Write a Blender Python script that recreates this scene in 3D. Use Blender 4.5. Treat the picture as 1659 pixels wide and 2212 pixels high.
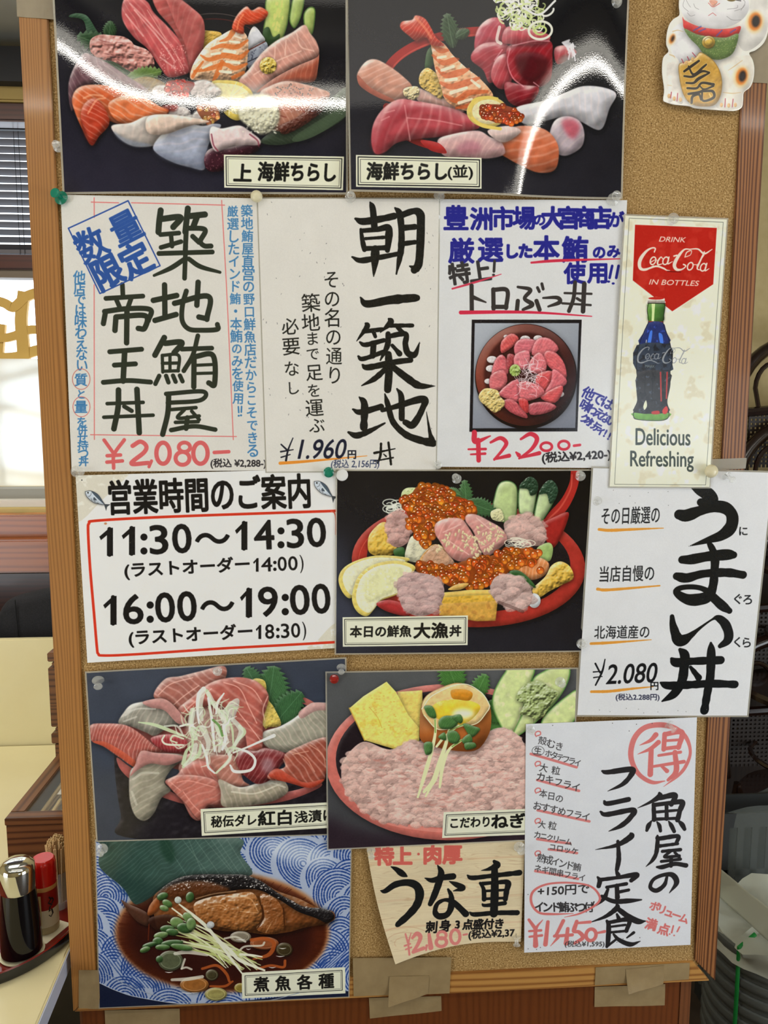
# a restaurant notice board pinned full of laminated menu sheets
import bpy, bmesh, math, random
import numpy as np
from mathutils import Vector, Matrix
for o in list(bpy.data.objects): bpy.data.objects.remove(o)
SC=bpy.context.scene; COL=SC.collection
# ---------------------------------------------------------------- camera
W0,H0,F=1659.,2212.,1661.
YAW,PIT=math.radians(3.7),math.radians(7.1); EYE=np.array([-.08,-1.267,1.64])
FWD=np.array([math.sin(YAW)*math.cos(PIT),math.cos(YAW)*math.cos(PIT),-math.sin(PIT)]); RGT=np.array([math.cos(YAW),-math.sin(YAW),0.]); UPV=np.cross(RGT,FWD)
cam=bpy.data.cameras.new('camera'); cam.sensor_fit='VERTICAL'; cam.sensor_height=36; cam.lens=F/H0*36; cam.clip_start=.01
co=bpy.data.objects.new('camera',cam); COL.objects.link(co); SC.camera=co
co.matrix_world=Matrix(((RGT[0],UPV[0],-FWD[0],EYE[0]),(RGT[1],UPV[1],-FWD[1],EYE[1]),(RGT[2],UPV[2],-FWD[2],EYE[2]),(0,0,0,1)))
# ---------------------------------------------------------------- world, sun, exposure
wd=bpy.data.worlds.new('world'); SC.world=wd; wd.use_nodes=True; bg=wd.node_tree.nodes['Background']
bg.inputs[0].default_value=(.80,.90,1,1); bg.inputs[1].default_value=4.2
def sun(rot,e,ang,name):
    l=bpy.data.lights.new(name,'SUN'); l.energy=e; l.angle=math.radians(ang); l.color=(1,.94,.84); o=bpy.data.objects.new(name,l); COL.objects.link(o); o.rotation_euler=rot; return o
sun((math.radians(-20),0,math.radians(10)),6,1.5,'sun')
def area(name,loc,size,e,col,rot=(0,0,0)):
    l=bpy.data.lights.new(name,'AREA'); l.shape='RECTANGLE'; l.size,l.size_y=size; l.energy=e; l.color=col
    o=bpy.data.objects.new(name,l); COL.objects.link(o); o.location=loc; o.rotation_euler=rot; return o
area('ceiling_fill',(0,-.95,2.80),(2.6,.3),4,(1,.95,.87),(math.radians(20),0,0))  # added fill from overhead; the ceiling has no panel there
area('side_fill',(-2.5,-1.6,.95),(1.2,1.5),40,(.87,.94,1),(math.radians(90),0,math.radians(-55)))  # added cool fill that evens out the lower board; no window there
area('far_side_fill',(2.5,-1.6,.95),(1.2,1.5),42,(.87,.94,1),(math.radians(90),0,math.radians(55)))  # added cool fill from the opposite side, also without a window
area('window_side_fill',(-1.2,.4,2.80),(1.2,.7),24,(1,.95,.85))  # added overhead fill that brightens the table and cream screen
SC.view_settings.view_transform='Standard'; SC.view_settings.look='None'; SC.view_settings.gamma=1; SC.view_settings.use_curve_mapping=False
SC.view_settings.exposure=-0.22
INK_GAIN=.80     # how bright white paper reads under the room's lamps
# ---------------------------------------------------------------- survey helpers: a sight line through the photograph meets a plane of the room
def to_board_arr(px,py,Y):
    px=np.asarray(px,float); py=np.asarray(py,float)
    d=FWD[None]*F+RGT[None]*(px-W0/2)[:,None]+UPV[None]*(H0/2-py)[:,None]; t=(Y-EYE[1])/d[:,1]
    return np.stack([EYE[0]+t*d[:,0],EYE[2]+t*d[:,2]],1)
def to_board(px,py,Y=0.): b=to_board_arr([px],[py],Y)[0]; return float(b[0]),float(b[1])
def at(px,py,Y=None,z=None,X=None):
    d=FWD*F+RGT*(px-W0/2)+UPV*(H0/2-py); t=(Y-EYE[1])/d[1] if Y is not None else (z-EYE[2])/d[2] if z is not None else (X-EYE[0])/d[0]
    return Vector(EYE+t*d)
def lin(c): c=np.asarray(c,float); return np.where(c<=.04045,c/12.92,((c+.055)/1.055)**2.4)
def srgb(c): c=np.clip(c,0,None); return np.where(c<=.0031308,c*12.92,1.055*c**(1/2.4)-.055)
def cr(p,closed=True,k=8):
    p=np.asarray(p,float); n=len(p)
    if n<3: return p
    if closed: q=np.vstack([p[-1:],p,p[:2]]); m=n
    else: q=np.vstack([2*p[0]-p[1],p,2*p[-1]-p[-2]]); m=n-1
    t=np.linspace(0,1,k,endpoint=False)[:,None]; out=[]
    for i in range(m):
        a,b,c,d=q[i],q[i+1],q[i+2],q[i+3]
        out.append(.5*((2*b)+(-a+c)*t+(2*a-5*b+4*c-d)*t*t+(-a+3*b-3*c+d)*t**3))
    out=np.vstack(out)
    return out if closed else np.vstack([out,p[-1:]])
RNG=np.random.RandomState(7)

# ---------------------------------------------------------------- materials
def mat(name,col,rough=.6,metal=0,spec=.5,trans=0,coat=0,ior=1.45,emit=None,alpha=1):
    m=bpy.data.materials.new(name); m.use_nodes=True; b=m.node_tree.nodes['Principled BSDF']; I=b.inputs
    I['Base Color'].default_value=(*lin(np.array(col)/255.),1); I['Roughness'].default_value=rough; I['Metallic'].default_value=metal; I['Specular IOR Level'].default_value=spec
    I['Transmission Weight'].default_value=trans; I['Coat Weight'].default_value=coat; I['Coat Roughness'].default_value=.08; I['IOR'].default_value=ior; I['Alpha'].default_value=alpha
    if emit: I['Emission Color'].default_value=(*emit[0],1); I['Emission Strength'].default_value=emit[1]
    return m
def nd(m,t,**k):
    n=m.node_tree.nodes.new(t)
    for a,b in k.items(): setattr(n,a,b)
    return n
def lk(m,a,b): m.node_tree.links.new(a,b)
def noisy(name,cols,scale=(20,20,20),rough=.6,bump=.0,detail=4,dist=0,coat=0,spec=.5,bscale=None,stops=None,metal=0):
    """base colour from stretched noise through a ramp"""
    m=mat(name,cols[0],rough,metal=metal,coat=coat,spec=spec); b=m.node_tree.nodes['Principled BSDF']
    tc=nd(m,'ShaderNodeTexCoord'); mp=nd(m,'ShaderNodeMapping'); mp.inputs['Scale'].default_value=scale; nz=nd(m,'ShaderNodeTexNoise'); nz.inputs['Scale'].default_value=1; nz.inputs['Detail'].default_value=detail; nz.inputs['Distortion'].default_value=dist
    rp=nd(m,'ShaderNodeValToRGB'); el=rp.color_ramp.elements
    st=stops or [.3+.4*i/(len(cols)-1) for i in range(len(cols))]
    while len(el)<len(cols): el.new(.5)
    for e,c,p in zip(el,cols,st): e.position=p; e.color=(*lin(np.array(c)/255.),1)
    lk(m,tc.outputs['Object'],mp.inputs[0]); lk(m,mp.outputs[0],nz.inputs['Vector']); lk(m,nz.outputs[0],rp.inputs[0]); lk(m,rp.outputs[0],b.inputs['Base Color'])
    if bump:
        bp=nd(m,'ShaderNodeBump'); bp.inputs['Strength'].default_value=bump; bp.inputs['Distance'].default_value=.001; src=nz
        if bscale: src=nd(m,'ShaderNodeTexNoise'); src.inputs['Scale'].default_value=bscale; lk(m,tc.outputs['Object'],src.inputs['Vector'])
        lk(m,src.outputs[0],bp.inputs['Height']); lk(m,bp.outputs[0],b.inputs['Normal'])
    return m
def wood(name,base,dark,axis='Z',lines=260,contrast=1.,rough=.45,wob=2.2,coat=.15):
    """straight-grained timber: rings bands across, warped along the grain"""
    m=mat(name,base,rough,coat=coat); b=m.node_tree.nodes['Principled BSDF']; tc=nd(m,'ShaderNodeTexCoord'); mp=nd(m,'ShaderNodeMapping')
    s={'Z':(1,1,.05),'X':(.05,1,1),'Y':(1,.05,1)}[axis]; mp.inputs['Scale'].default_value=s
    n1=nd(m,'ShaderNodeTexNoise'); n1.inputs['Scale'].default_value=14; n1.inputs['Detail'].default_value=2
    w=nd(m,'ShaderNodeTexWave',wave_type='BANDS',bands_direction={'Z':'X','X':'Z','Y':'X'}[axis]); w.inputs['Scale'].default_value=lines/6.3; w.inputs['Distortion'].default_value=wob; w.inputs['Detail'].default_value=2; w.inputs['Detail Scale'].default_value=.35
    ad=nd(m,'ShaderNodeVectorMath',operation='MULTIPLY_ADD'); ad.inputs[1].default_value=(.06,.06,.06)
    lk(m,tc.outputs['Object'],mp.inputs[0]); lk(m,mp.outputs[0],n1.inputs['Vector']); lk(m,n1.outputs['Color'],ad.inputs[0]); lk(m,mp.outputs[0],ad.inputs[2]); lk(m,ad.outputs[0],w.inputs['Vector'])
    f=nd(m,'ShaderNodeTexNoise'); f.inputs['Scale'].default_value=420; mp2=nd(m,'ShaderNodeMapping'); mp2.inputs['Scale'].default_value={'Z':(1,1,.03),'X':(.03,1,1),'Y':(1,.03,1)}[axis]; lk(m,tc.outputs['Object'],mp2.inputs[0]); lk(m,mp2.outputs[0],f.inputs['Vector'])
    p=nd(m,'ShaderNodeMath',operation='POWER'); p.inputs[1].default_value=2.2; lk(m,w.outputs[0],p.inputs[0])
    q=nd(m,'ShaderNodeMath',operation='MULTIPLY_ADD'); q.inputs[1].default_value=.75*contrast; lk(m,p.outputs[0],q.inputs[0]); g=nd(m,'ShaderNodeMath',operation='MULTIPLY'); g.inputs[1].default_value=.35*contrast; lk(m,f.outputs[0],g.inputs[0]); lk(m,g.outputs[0],q.inputs[2])
    mx=nd(m,'ShaderNodeMix',data_type='RGBA'); mx.inputs[6].default_value=(*lin(np.array(base)/255.),1); mx.inputs[7].default_value=(*lin(np.array(dark)/255.),1); lk(m,q.outputs[0],mx.inputs[0]); lk(m,mx.outputs[2],b.inputs['Base Color'])
    return m
def printed(name,im,rough=.16,bump=.05,bs=900,spec=.5,wave=.0,coat=.0):
    """printed sheet: the print gives colour only, the film over it gives the gloss"""
    m=mat(name,(200,200,200),rough,spec=spec,coat=coat); b=m.node_tree.nodes['Principled BSDF']; t=nd(m,'ShaderNodeTexImage'); t.image=im; t.interpolation='Cubic'; lk(m,t.outputs[0],b.inputs['Base Color'])
    tc=nd(m,'ShaderNodeTexCoord'); nz=nd(m,'ShaderNodeTexNoise'); nz.inputs['Scale'].default_value=bs; nz.inputs['Detail'].default_value=1; bp=nd(m,'ShaderNodeBump'); bp.inputs['Strength'].default_value=bump; bp.inputs['Distance'].default_value=.001
    lk(m,tc.outputs['Object'],nz.inputs['Vector']); lk(m,nz.outputs[0],bp.inputs['Height']); lk(m,bp.outputs[0],b.inputs['Normal']); return m
# ---------------------------------------------------------------- mesh helpers
def obj(name,V,Fc,m=None,parent=None,smooth=False,uv=None,mi=None):
    me=bpy.data.meshes.new(name); me.from_pydata([tuple(v) for v in V],[],Fc); me.update()
    if uv is not None:
        l=me.uv_layers.new(name='UVMap')
        for lp in me.loops: l.data[lp.index].uv=uv[lp.vertex_index]
    o=bpy.data.objects.new(name,me); COL.objects.link(o)
    for k in (m if isinstance(m,(list,tuple)) else [m]): me.materials.append(k)
    if mi: 
        for p,i in zip(me.polygons,mi): p.material_index=i
    if smooth:
        for p in me.polygons: p.use_smooth=True
        me.set_sharp_from_angle(angle=math.radians(42))
    if parent: o.parent=parent
    return o
def empty(name,loc): o=bpy.data.objects.new(name,None); COL.objects.link(o); o.location=loc; o.empty_display_size=.02; return o
def tag(o,label=None,cat=None,group=None,kind=None):
    if label: o['label']=label
    if cat: o['category']=cat
    if group: o['group']=group
    if kind: o['kind']=kind
    return o
def kidloc(o):
    """keep world placement when parented to an offset Empty"""
    if o.parent: o.matrix_parent_inverse=Matrix.Translation(-o.parent.location)
    return o
def bev(o,w,seg=2):
    bm=bmesh.new(); bm.from_mesh(o.data); bmesh.ops.bevel(bm,geom=[e for e in bm.edges if e.calc_length()>w*2.5],offset=w,segments=seg,affect='EDGES',clamp_overlap=True); bm.to_mesh(o.data); bm.free(); return o
BF=[(0,3,2,1),(4,5,6,7),(0,1,5,4),(1,2,6,5),(2,3,7,6),(3,0,4,7)]
def box(name,a,b,m,parent=None,bv=0):
    x0,y0,z0=a; x1,y1,z1=b
    o=obj(name,[(x0,y0,z0),(x1,y0,z0),(x1,y1,z0),(x0,y1,z0),(x0,y0,z1),(x1,y0,z1),(x1,y1,z1),(x0,y1,z1)],BF,m,parent)
    if bv: bev(o,bv)
    return kidloc(o)
def slab(name,poly,thick,m,parent=None,bv=0,axis='Y'):
    """extrude a polygon: points (x,z) at y, or (x,y) at z"""
    y,t=thick; n=len(poly); f=(lambda p,d:(p[0],d,p[1])) if axis=='Y' else (lambda p,d:(p[0],p[1],d))
    V=[f(p,y) for p in poly]+[f(p,y+t) for p in poly]; Fc=[tuple(range(n))[::-1] if 0 else tuple(range(n)),tuple(range(2*n-1,n-1,-1))]+[(i,i+n,(i+1)%n+n,(i+1)%n) for i in range(n)]
    o=obj(name,V,Fc,m,parent); bm=bmesh.new(); bm.from_mesh(o.data); bmesh.ops.recalc_face_normals(bm,faces=bm.faces); bm.to_mesh(o.data); bm.free()
    if bv: bev(o,bv)
    return kidloc(o)
def lathe(name,prof,m,loc=(0,0,0),rot=None,seg=32,parent=None,mi=None,sc=(1,1)):
    V=[];Fc=[];M=[]
    for r,z in prof:
        for i in range(seg): a=2*math.pi*i/seg; V.append((r*math.cos(a)*sc[0],r*math.sin(a)*sc[1],z))
    for j in range(len(prof)-1):
        for i in range(seg): k=(i+1)%seg; Fc.append((j*seg+i,j*seg+k,(j+1)*seg+k,(j+1)*seg+i)); M.append(mi[j] if mi else 0)
    Fc.append(tuple(range(seg))[::-1]); M.append(M[0]); Fc.append(tuple((len(prof)-1)*seg+i for i in range(seg))); M.append(M[-2])
    R=rot or Matrix.Identity(3); V=[R@Vector(v)+Vector(loc) for v in V]
    return kidloc(obj(name,V,Fc,m,parent,True,mi=M))
def tube(name,pts,r,m,parent=None,seg=8,closed=False,flat=1):
    P=[Vector(p) for p in pts]; n=len(P); V=[];Fc=[]; up=None
    for i,p in enumerate(P):
        d=((P[(i+1)%n] if closed or i<n-1 else p)-(P[i-1] if closed or i>0 else p)).normalized()
        if up is None: up=d.orthogonal().normalized()
        up=(up-d*up.dot(d)).normalized(); s=d.cross(up); rr=r[i] if isinstance(r,(list,tuple)) else r
        for k in range(seg): a=2*math.pi*k/seg; V.append(p+up*math.cos(a)*rr+s*math.sin(a)*rr*flat)
    for i in range(n if closed else n-1):
        j=(i+1)%n
        for k in range(seg): l=(k+1)%seg; Fc.append((i*seg+k,i*seg+l,j*seg+l,j*seg+k))
    if not closed: Fc+= [tuple(range(seg))[::-1],tuple((n-1)*seg+k for k in range(seg))]
    return kidloc(obj(name,V,Fc,m,parent,True))
def join_boxes(L):
    V=[];Fc=[]
    for a,b in L:
        k=len(V); x0,y0,z0=a; x1,y1,z1=b
        V+=[(x0,y0,z0),(x1,y0,z0),(x1,y1,z0),(x0,y1,z0),(x0,y0,z1),(x1,y0,z1),(x1,y1,z1),(x0,y1,z1)]; Fc+=[tuple(i+k for i in f) for f in BF]
    return V,Fc

# ---------------------------------------------------------------- the room
M_plaster=noisy('tan_plaster',[(205,186,136),(214,196,148)],(30,30,30),.85,bump=.15,bscale=300)
M_ceil=noisy('grey_ceiling',[(150,150,142),(170,168,158)],(3,3,3),.9)
M_floor=noisy('dark_floor',[(58,48,40),(74,62,52)],(8,8,8),.5)
M_bench=wood('bench_wood',(160,90,40),(104,50,20),'X',90,.7,.3)
M_dark=mat('dark_trim',(26,26,30),.6); M_redwood=wood('dark_red_wood',(72,34,24),(40,18,12),'X',120,.7,.35)
M_tanw=mat('tan_moulding',(150,128,72),.6); M_white=mat('sill_white',(214,210,200),.5); M_cream=noisy('cream_laminate',[(226,214,166),(232,222,178)],(5,5,5),.35,coat=.2)
ZC=at(50,100,Y=1.5).z
def zz(r,Y=1.5): return at(50,r,Y=Y).z
def st(o): return tag(o,kind='structure')
st(box('floor',(-3,-3.7,-.05),(3,1.8,0),M_floor)); st(box('ceiling',(-3,-3.7,ZC),(3,1.8,ZC+.08),M_ceil))
st(box('wall_left',(-3.1,-3.7,0),(-3,1.8,ZC),M_plaster)); st(box('wall_right',(3,-3.7,0),(3.1,1.8,ZC),M_plaster))
WX0,WX1=-2.3,-.75; zb,zt=zz(1052),zz(265)
V,Fc=join_boxes([((-3,1.5,0),(WX0,1.62,ZC)),((WX1,1.5,0),(3,1.62,ZC)),((WX0,1.5,0),(WX1,1.62,zb)),((WX0,1.5,zt),(WX1,1.62,ZC))]); st(obj('wall_back',V,Fc,M_plaster))
V,Fc=join_boxes([((-3,-3.7,0),(1.5,-3.6,ZC)),((2.7,-3.7,0),(3,-3.6,ZC)),((1.5,-3.7,0),(2.7,-3.6,1.35)),((1.5,-3.7,1.95),(2.7,-3.6,ZC))]); st(obj('wall_front',V,Fc,M_plaster))
w=empty('window_2',(2.1,-3.65,1.35)); tag(w,kind='structure')
for a,b in [((1.5,-3.68,1.35),(2.7,-3.62,1.38)),((1.5,-3.68,1.92),(2.7,-3.62,1.95)),((2.08,-3.68,1.38),(2.12,-3.62,1.92))]: box('window_frame',a,b,M_tanw,w)
# the window beside the board: head trims, blind, openwork screen, frosted pane, ledge
st(box('trim_1',(WX0-.1,1.38,zz(176,1.38)),(WX1+.1,1.499,zz(100,1.38)),M_dark)); st(box('trim_2',(WX0-.1,1.42,zz(219,1.42)),(WX1+.1,1.499,zz(177,1.42)),M_tanw,bv=.006)); st(box('trim_3',(WX0-.1,1.43,zz(262,1.43)),(WX1+.1,1.499,zz(221,1.43)),M_redwood,bv=.006))
w=empty('window_1',((WX0+WX1)/2,1.55,zb)); tag(w,kind='structure')
box('window_frame',(WX0,1.51,zz(600,1.51)),(WX1,1.56,zz(583,1.51)),mat('grey_brown',(96,84,70),.5),w); box('window_frame',(WX0,1.50,zz(582,1.5)),(WX1,1.57,zz(550,1.5)),M_redwood,w,bv=.004)
box('window_frame',(WX0,1.505,zb+.001),(WX0+.03,1.56,zz(602)),M_white,w)
M_frost=mat('frosted_sheet',(235,235,230),.5); nt=M_frost.node_tree; tr=nd(M_frost,'ShaderNodeBsdfTranslucent'); tr.inputs[0].default_value=(.9,.92,.92,1); ms=nd(M_frost,'ShaderNodeMixShader'); ms.inputs[0].default_value=.6
lk(M_frost,nt.nodes['Principled BSDF'].outputs[0],ms.inputs[1]); lk(M_frost,tr.outputs[0],ms.inputs[2]); lk(M_frost,ms.outputs[0],nt.nodes['Material Output'].inputs[0])
box('frosted_pane',(WX0+.03,1.536,zb+.001),(WX1,1.539,zz(775,1.536)),M_frost,w)
M_lat=mat('ochre_openwork',(186,150,72),.6)
YO=[0]
def strap(pts,wd,x0=None):
    c=cr([(at(px,py,Y=1.56).x,at(px,py,Y=1.56).z) for px,py in pts],False,8); n=len(c); L=[];R=[]
    for i in range(n):
        d=c[min(n-1,i+1)]-c[max(0,i-1)]; d=d/np.hypot(*d); q=np.array([-d[1],d[0]])*(wd[0]+(wd[1]-wd[0])*i/(n-1))/2*.00095; L.append(c[i]+q); R.append(c[i]-q)
    V=[(p[0],y,p[1]) for y in (1.552+YO[0],1.568+YO[0]) for p in L+R]; YO[0]+=.0013; m=2*n; Fc=[]
    for i in range(n-1): Fc+=[(i,i+1,n+i+1,n+i),(m+i,m+n+i,m+n+i+1,m+i+1),(i,m+i,m+i+1,i+1),(n+i,n+i+1,m+n+i+1,m+n+i)]
    Fc+=[(0,n,m+n,m),(n-1,m+n-1,m+2*n-1,2*n-1)]
    kidloc(obj('lattice_bar',V,Fc,M_lat,w,True))
strap([(-300,640),(-200,700),(-100,640),(0,652),(30,664),(60,640),(100,632),(150,645)],(34,34)); strap([(52,630),(46,690),(50,740),(52,775)],(40,44)); strap([(-60,720),(0,730),(30,726),(70,712),(140,722)],(30,30)); strap([(-200,760),(-60,768),(0,772),(40,770),(90,756),(150,770)],(28,40))
strap([(-300,800),(-100,830),(-20,824),(40,812),(90,800),(150,812)],(20,40)); strap([(-300,860),(-100,880),(0,880),(40,886),(90,898),(150,920)],(34,34)); strap([(2,700),(-4,790),(0,900),(6,1000),(10,1045)],(30,22)); strap([(-300,1000),(-100,1010),(0,1014),(60,1022),(150,1030)],(24,34)); strap([(-120,640),(-110,760),(-120,900),(-110,1040)],(40,30)); strap([(-230,640),(-240,800),(-230,1040)],(40,30)); strap([(130,640),(128,800),(132,1040)],(40,30))
for k in (1,2):
    D=k*270
    strap([(-300-D,650),(-190-D,700),(-100-D,640),(-20-D,660)],(34,34)); strap([(-300-D,860),(-150-D,890),(-20-D,870)],(30,34)); strap([(-110-D,630),(-118-D,800),(-110-D,1040)],(36,30)); strap([(-240-D,630),(-232-D,800),(-240-D,1040)],(36,30)); strap([(-300-D,760),(-150-D,772),(-20-D,760)],(28,34)) if k<3 else None
M_slat=mat('blind_slat',(84,80,84),.5); bl=empty('venetian_blind',((WX0+WX1)/2,1.53,zz(540))); tag(bl,'grey venetian blind half raised in the bright window beside the board','blind')
box('head_rail',(WX0+.01,1.512,zz(282,1.52)),(WX1-.01,1.545,zz(266,1.52)),M_dark,bl)
me=None
for i in range(16):
    z=zz(292+i*16.2,1.53)
    if me is None: sl=slab('slat',[(WX0+.01,1.518),(WX1-.01,1.518),(WX1-.01,1.542),(WX0+.01,1.542)],(0,.0012),M_slat,None,axis='Z'); me=sl.data; [setattr(v,'co',Vector((v.co.x,v.co.y,v.co.z-(v.co.y-1.53)*.55))) for v in me.vertices]
    else: sl=bpy.data.objects.new('slat',me); COL.objects.link(sl)
    sl.parent=bl; sl.matrix_parent_inverse=Matrix.Translation(-bl.location); sl.location=(0,0,z)
box('bottom_rail',(WX0+.01,1.518,zz(549,1.53)),(WX1-.01,1.542,zz(541,1.53)),M_slat,bl)
for px in (36,46): x=at(px,400,Y=1.517).x; tube('cord',[(x,1.515,zz(548)),(x,1.515,zz(280))],.001,M_dark,bl,5)
st(box('trim_4',(WX0-.15,1.40,zz(1080,1.4)),(WX1+.15,1.499,zz(1056,1.4)),mat('grey_ledge',(150,148,140),.6))); st(box('trim_5',(WX0-.15,1.34,zz(1112,1.34)),(WX1+.15,1.499,zz(1096,1.34)),mat('tan_ledge',(206,186,122),.5),bv=.004)); st(box('trim_6',(WX0-.15,1.35,zz(1095,1.35)),(WX1+.15,1.40,zz(1080,1.35)),M_white))
b=empty('wall_bench',(-1.5,1.2,0)); tag(b,'reddish brown wooden bench back below the window ledge','bench')
box('back_panel',(-2.6,1.26,zz(1165,1.26)),(-.35,1.33,zz(1113,1.26)),M_bench,b,bv=.004); box('lower_panel',(-2.6,1.20,zz(1238,1.2)),(-.35,1.255,zz(1166,1.2)),M_bench,b,bv=.006); box('base_panel',(-2.6,1.28,0),(-.35,1.33,zz(1239,1.28)),M_redwood,b)
# fluorescent tubes in the ceiling behind the photographer
M_tube=mat('lit_tube',(255,255,255),.5,emit=((1,.96,.88),56)); M_fix=mat('lamp_housing',(225,225,220),.5)
for x in (-1.06,1.20):
    f=empty('ceiling_lamp',(x,-1.7,2.74)); tag(f,{-1.06:'lit fluorescent ceiling lamp over the window side',1.20:'lit fluorescent ceiling lamp over the chair side'}[x],'ceiling lamp')
    box('housing',(x-1.10,-1.76,2.775),(x+1.10,-1.64,ZC-.001),M_fix,f,bv=.006); tube('tube',[(x-1.07,-1.7,2.74),(x+1.07,-1.7,2.74)],.0095,M_tube,f,12)
    for s in (-1,1): box('socket',(x+s*1.08-.012,-1.715,2.715),(x+s*1.08+.012,-1.685,2.778),M_fix,f)

# ---------------------------------------------------------------- print shop: numpy painter for the printed sheets


RNG=np.random.RandomState(7)
def vnoise(h,w,sc,seed=0,octv=3):
    r=np.random.RandomState(seed); out=np.zeros((h,w),np.float32); amp=1; tot=0
    sy,sx=(sc,sc) if not isinstance(sc,tuple) else (sc[1],sc[0])
    for o in range(octv):
        gh,gw=int(h/sy)+3,int(w/sx)+3
        g=r.rand(gh,gw).astype(np.float32)
        y=np.arange(h)/sy; x=np.arange(w)/sx
        yi=y.astype(int); xi=x.astype(int); fy=(y-yi)[:,None]; fx=(x-xi)[None]
        fy=fy*fy*(3-2*fy); fx=fx*fx*(3-2*fx)
        a=g[yi][:,xi]; b=g[yi][:,xi+1]; c=g[yi+1][:,xi]; d=g[yi+1][:,xi+1]
        out+=amp*((a*(1-fx)+b*fx)*(1-fy)+(c*(1-fx)+d*fx)*fy); tot+=amp
        amp*=.5; sy=max(sy/2,1); sx=max(sx/2,1)
    return out/tot*2-1
def blur(a,r,n=2):
    r=int(round(r))
    if r<1: return a
    for _ in range(n):
        for ax in (0,1):
            p=[(0,0),(0,0)]; p[ax]=(r+1,r)
            q=np.cumsum(np.pad(a,p,mode='edge'),axis=ax,dtype=np.float64)
            a=((q[2*r+1:]-q[:-2*r-1]) if ax==0 else (q[:,2*r+1:]-q[:,:-2*r-1]))/(2*r+1)
    return a.astype(np.float32)
def pts_of(s):
    if isinstance(s,str): return [tuple(float(v) for v in p.split(',')) for p in s.split()]
    return [tuple(p) for p in s]
def cr(p,closed=True,k=8):
    p=np.asarray(p,float); n=len(p)
    if n<3: return p
    if closed: q=np.vstack([p[-1:],p,p[:2]]); m=n
    else: q=np.vstack([2*p[0]-p[1],p,2*p[-1]-p[-2]]); m=n-1
    t=np.linspace(0,1,k,endpoint=False)[:,None]; out=[]
    for i in range(m):
        a,b,c,d=q[i],q[i+1],q[i+2],q[i+3]
        out.append(.5*((2*b)+(-a+c)*t+(2*a-5*b+4*c-d)*t*t+(-a+3*b-3*c+d)*t**3))
    out=np.vstack(out)
    return out if closed else np.vstack([out,p[-1:]])
def edge_mask(A,B,w,h):
    """even-odd coverage of edges A->B (Nx2 each) on a w x h patch, 4x4 supersampled"""
    S=4; A=A*S; B=B*S; H,W=h*S,w*S
    y0=np.minimum(A[:,1],B[:,1]); y1=np.maximum(A[:,1],B[:,1])
    r0=np.clip(np.ceil(y0-.5),0,H).astype(int); r1=np.clip(np.ceil(y1-.5),0,H).astype(int)
    n=r1-r0; k=n>0; A,B,r0,n=A[k],B[k],r0[k],n[k]
    if not len(n): return np.zeros((h,w),np.float32)
    idx=np.repeat(np.arange(len(n)),n); row=np.arange(n.sum())-np.repeat(np.cumsum(n)-n,n)+r0[idx]
    t=(row+.5-A[idx,1])/(B[idx,1]-A[idx,1]); x=A[idx,0]+t*(B[idx,0]-A[idx,0])
    xi=np.clip(np.ceil(x-.5),0,W).astype(int)
    acc=np.zeros((H,W+1),np.int32); np.add.at(acc,(row,xi),1)
    m=(np.cumsum(acc,1)[:,:W]&1).astype(np.float32)
    return m.reshape(h,S,w,S).mean((1,3))
_gl={}
def glyph(s):
    if s not in _gl:
        cu=bpy.data.curves.new('t','FONT'); cu.body=s; cu.fill_mode='NONE'; cu.resolution_u=4
        o=bpy.data.objects.new('t',cu); bpy.context.scene.collection.objects.link(o); bpy.context.view_layer.update()
        oe=o.evaluated_get(bpy.context.evaluated_depsgraph_get()); m=oe.to_mesh()
        v=np.empty(len(m.vertices)*3); m.vertices.foreach_get('co',v); v=v.reshape(-1,3)[:,:2]
        e=np.empty(len(m.edges)*2,int); m.edges.foreach_get('vertices',e); e=e.reshape(-1,2)
        oe.to_mesh_clear(); bpy.data.objects.remove(o); bpy.data.curves.remove(cu)
        _gl[s]=(v[e[:,0]].copy(),v[e[:,1]].copy())
    return _gl[s]
PPM=2250.
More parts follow.
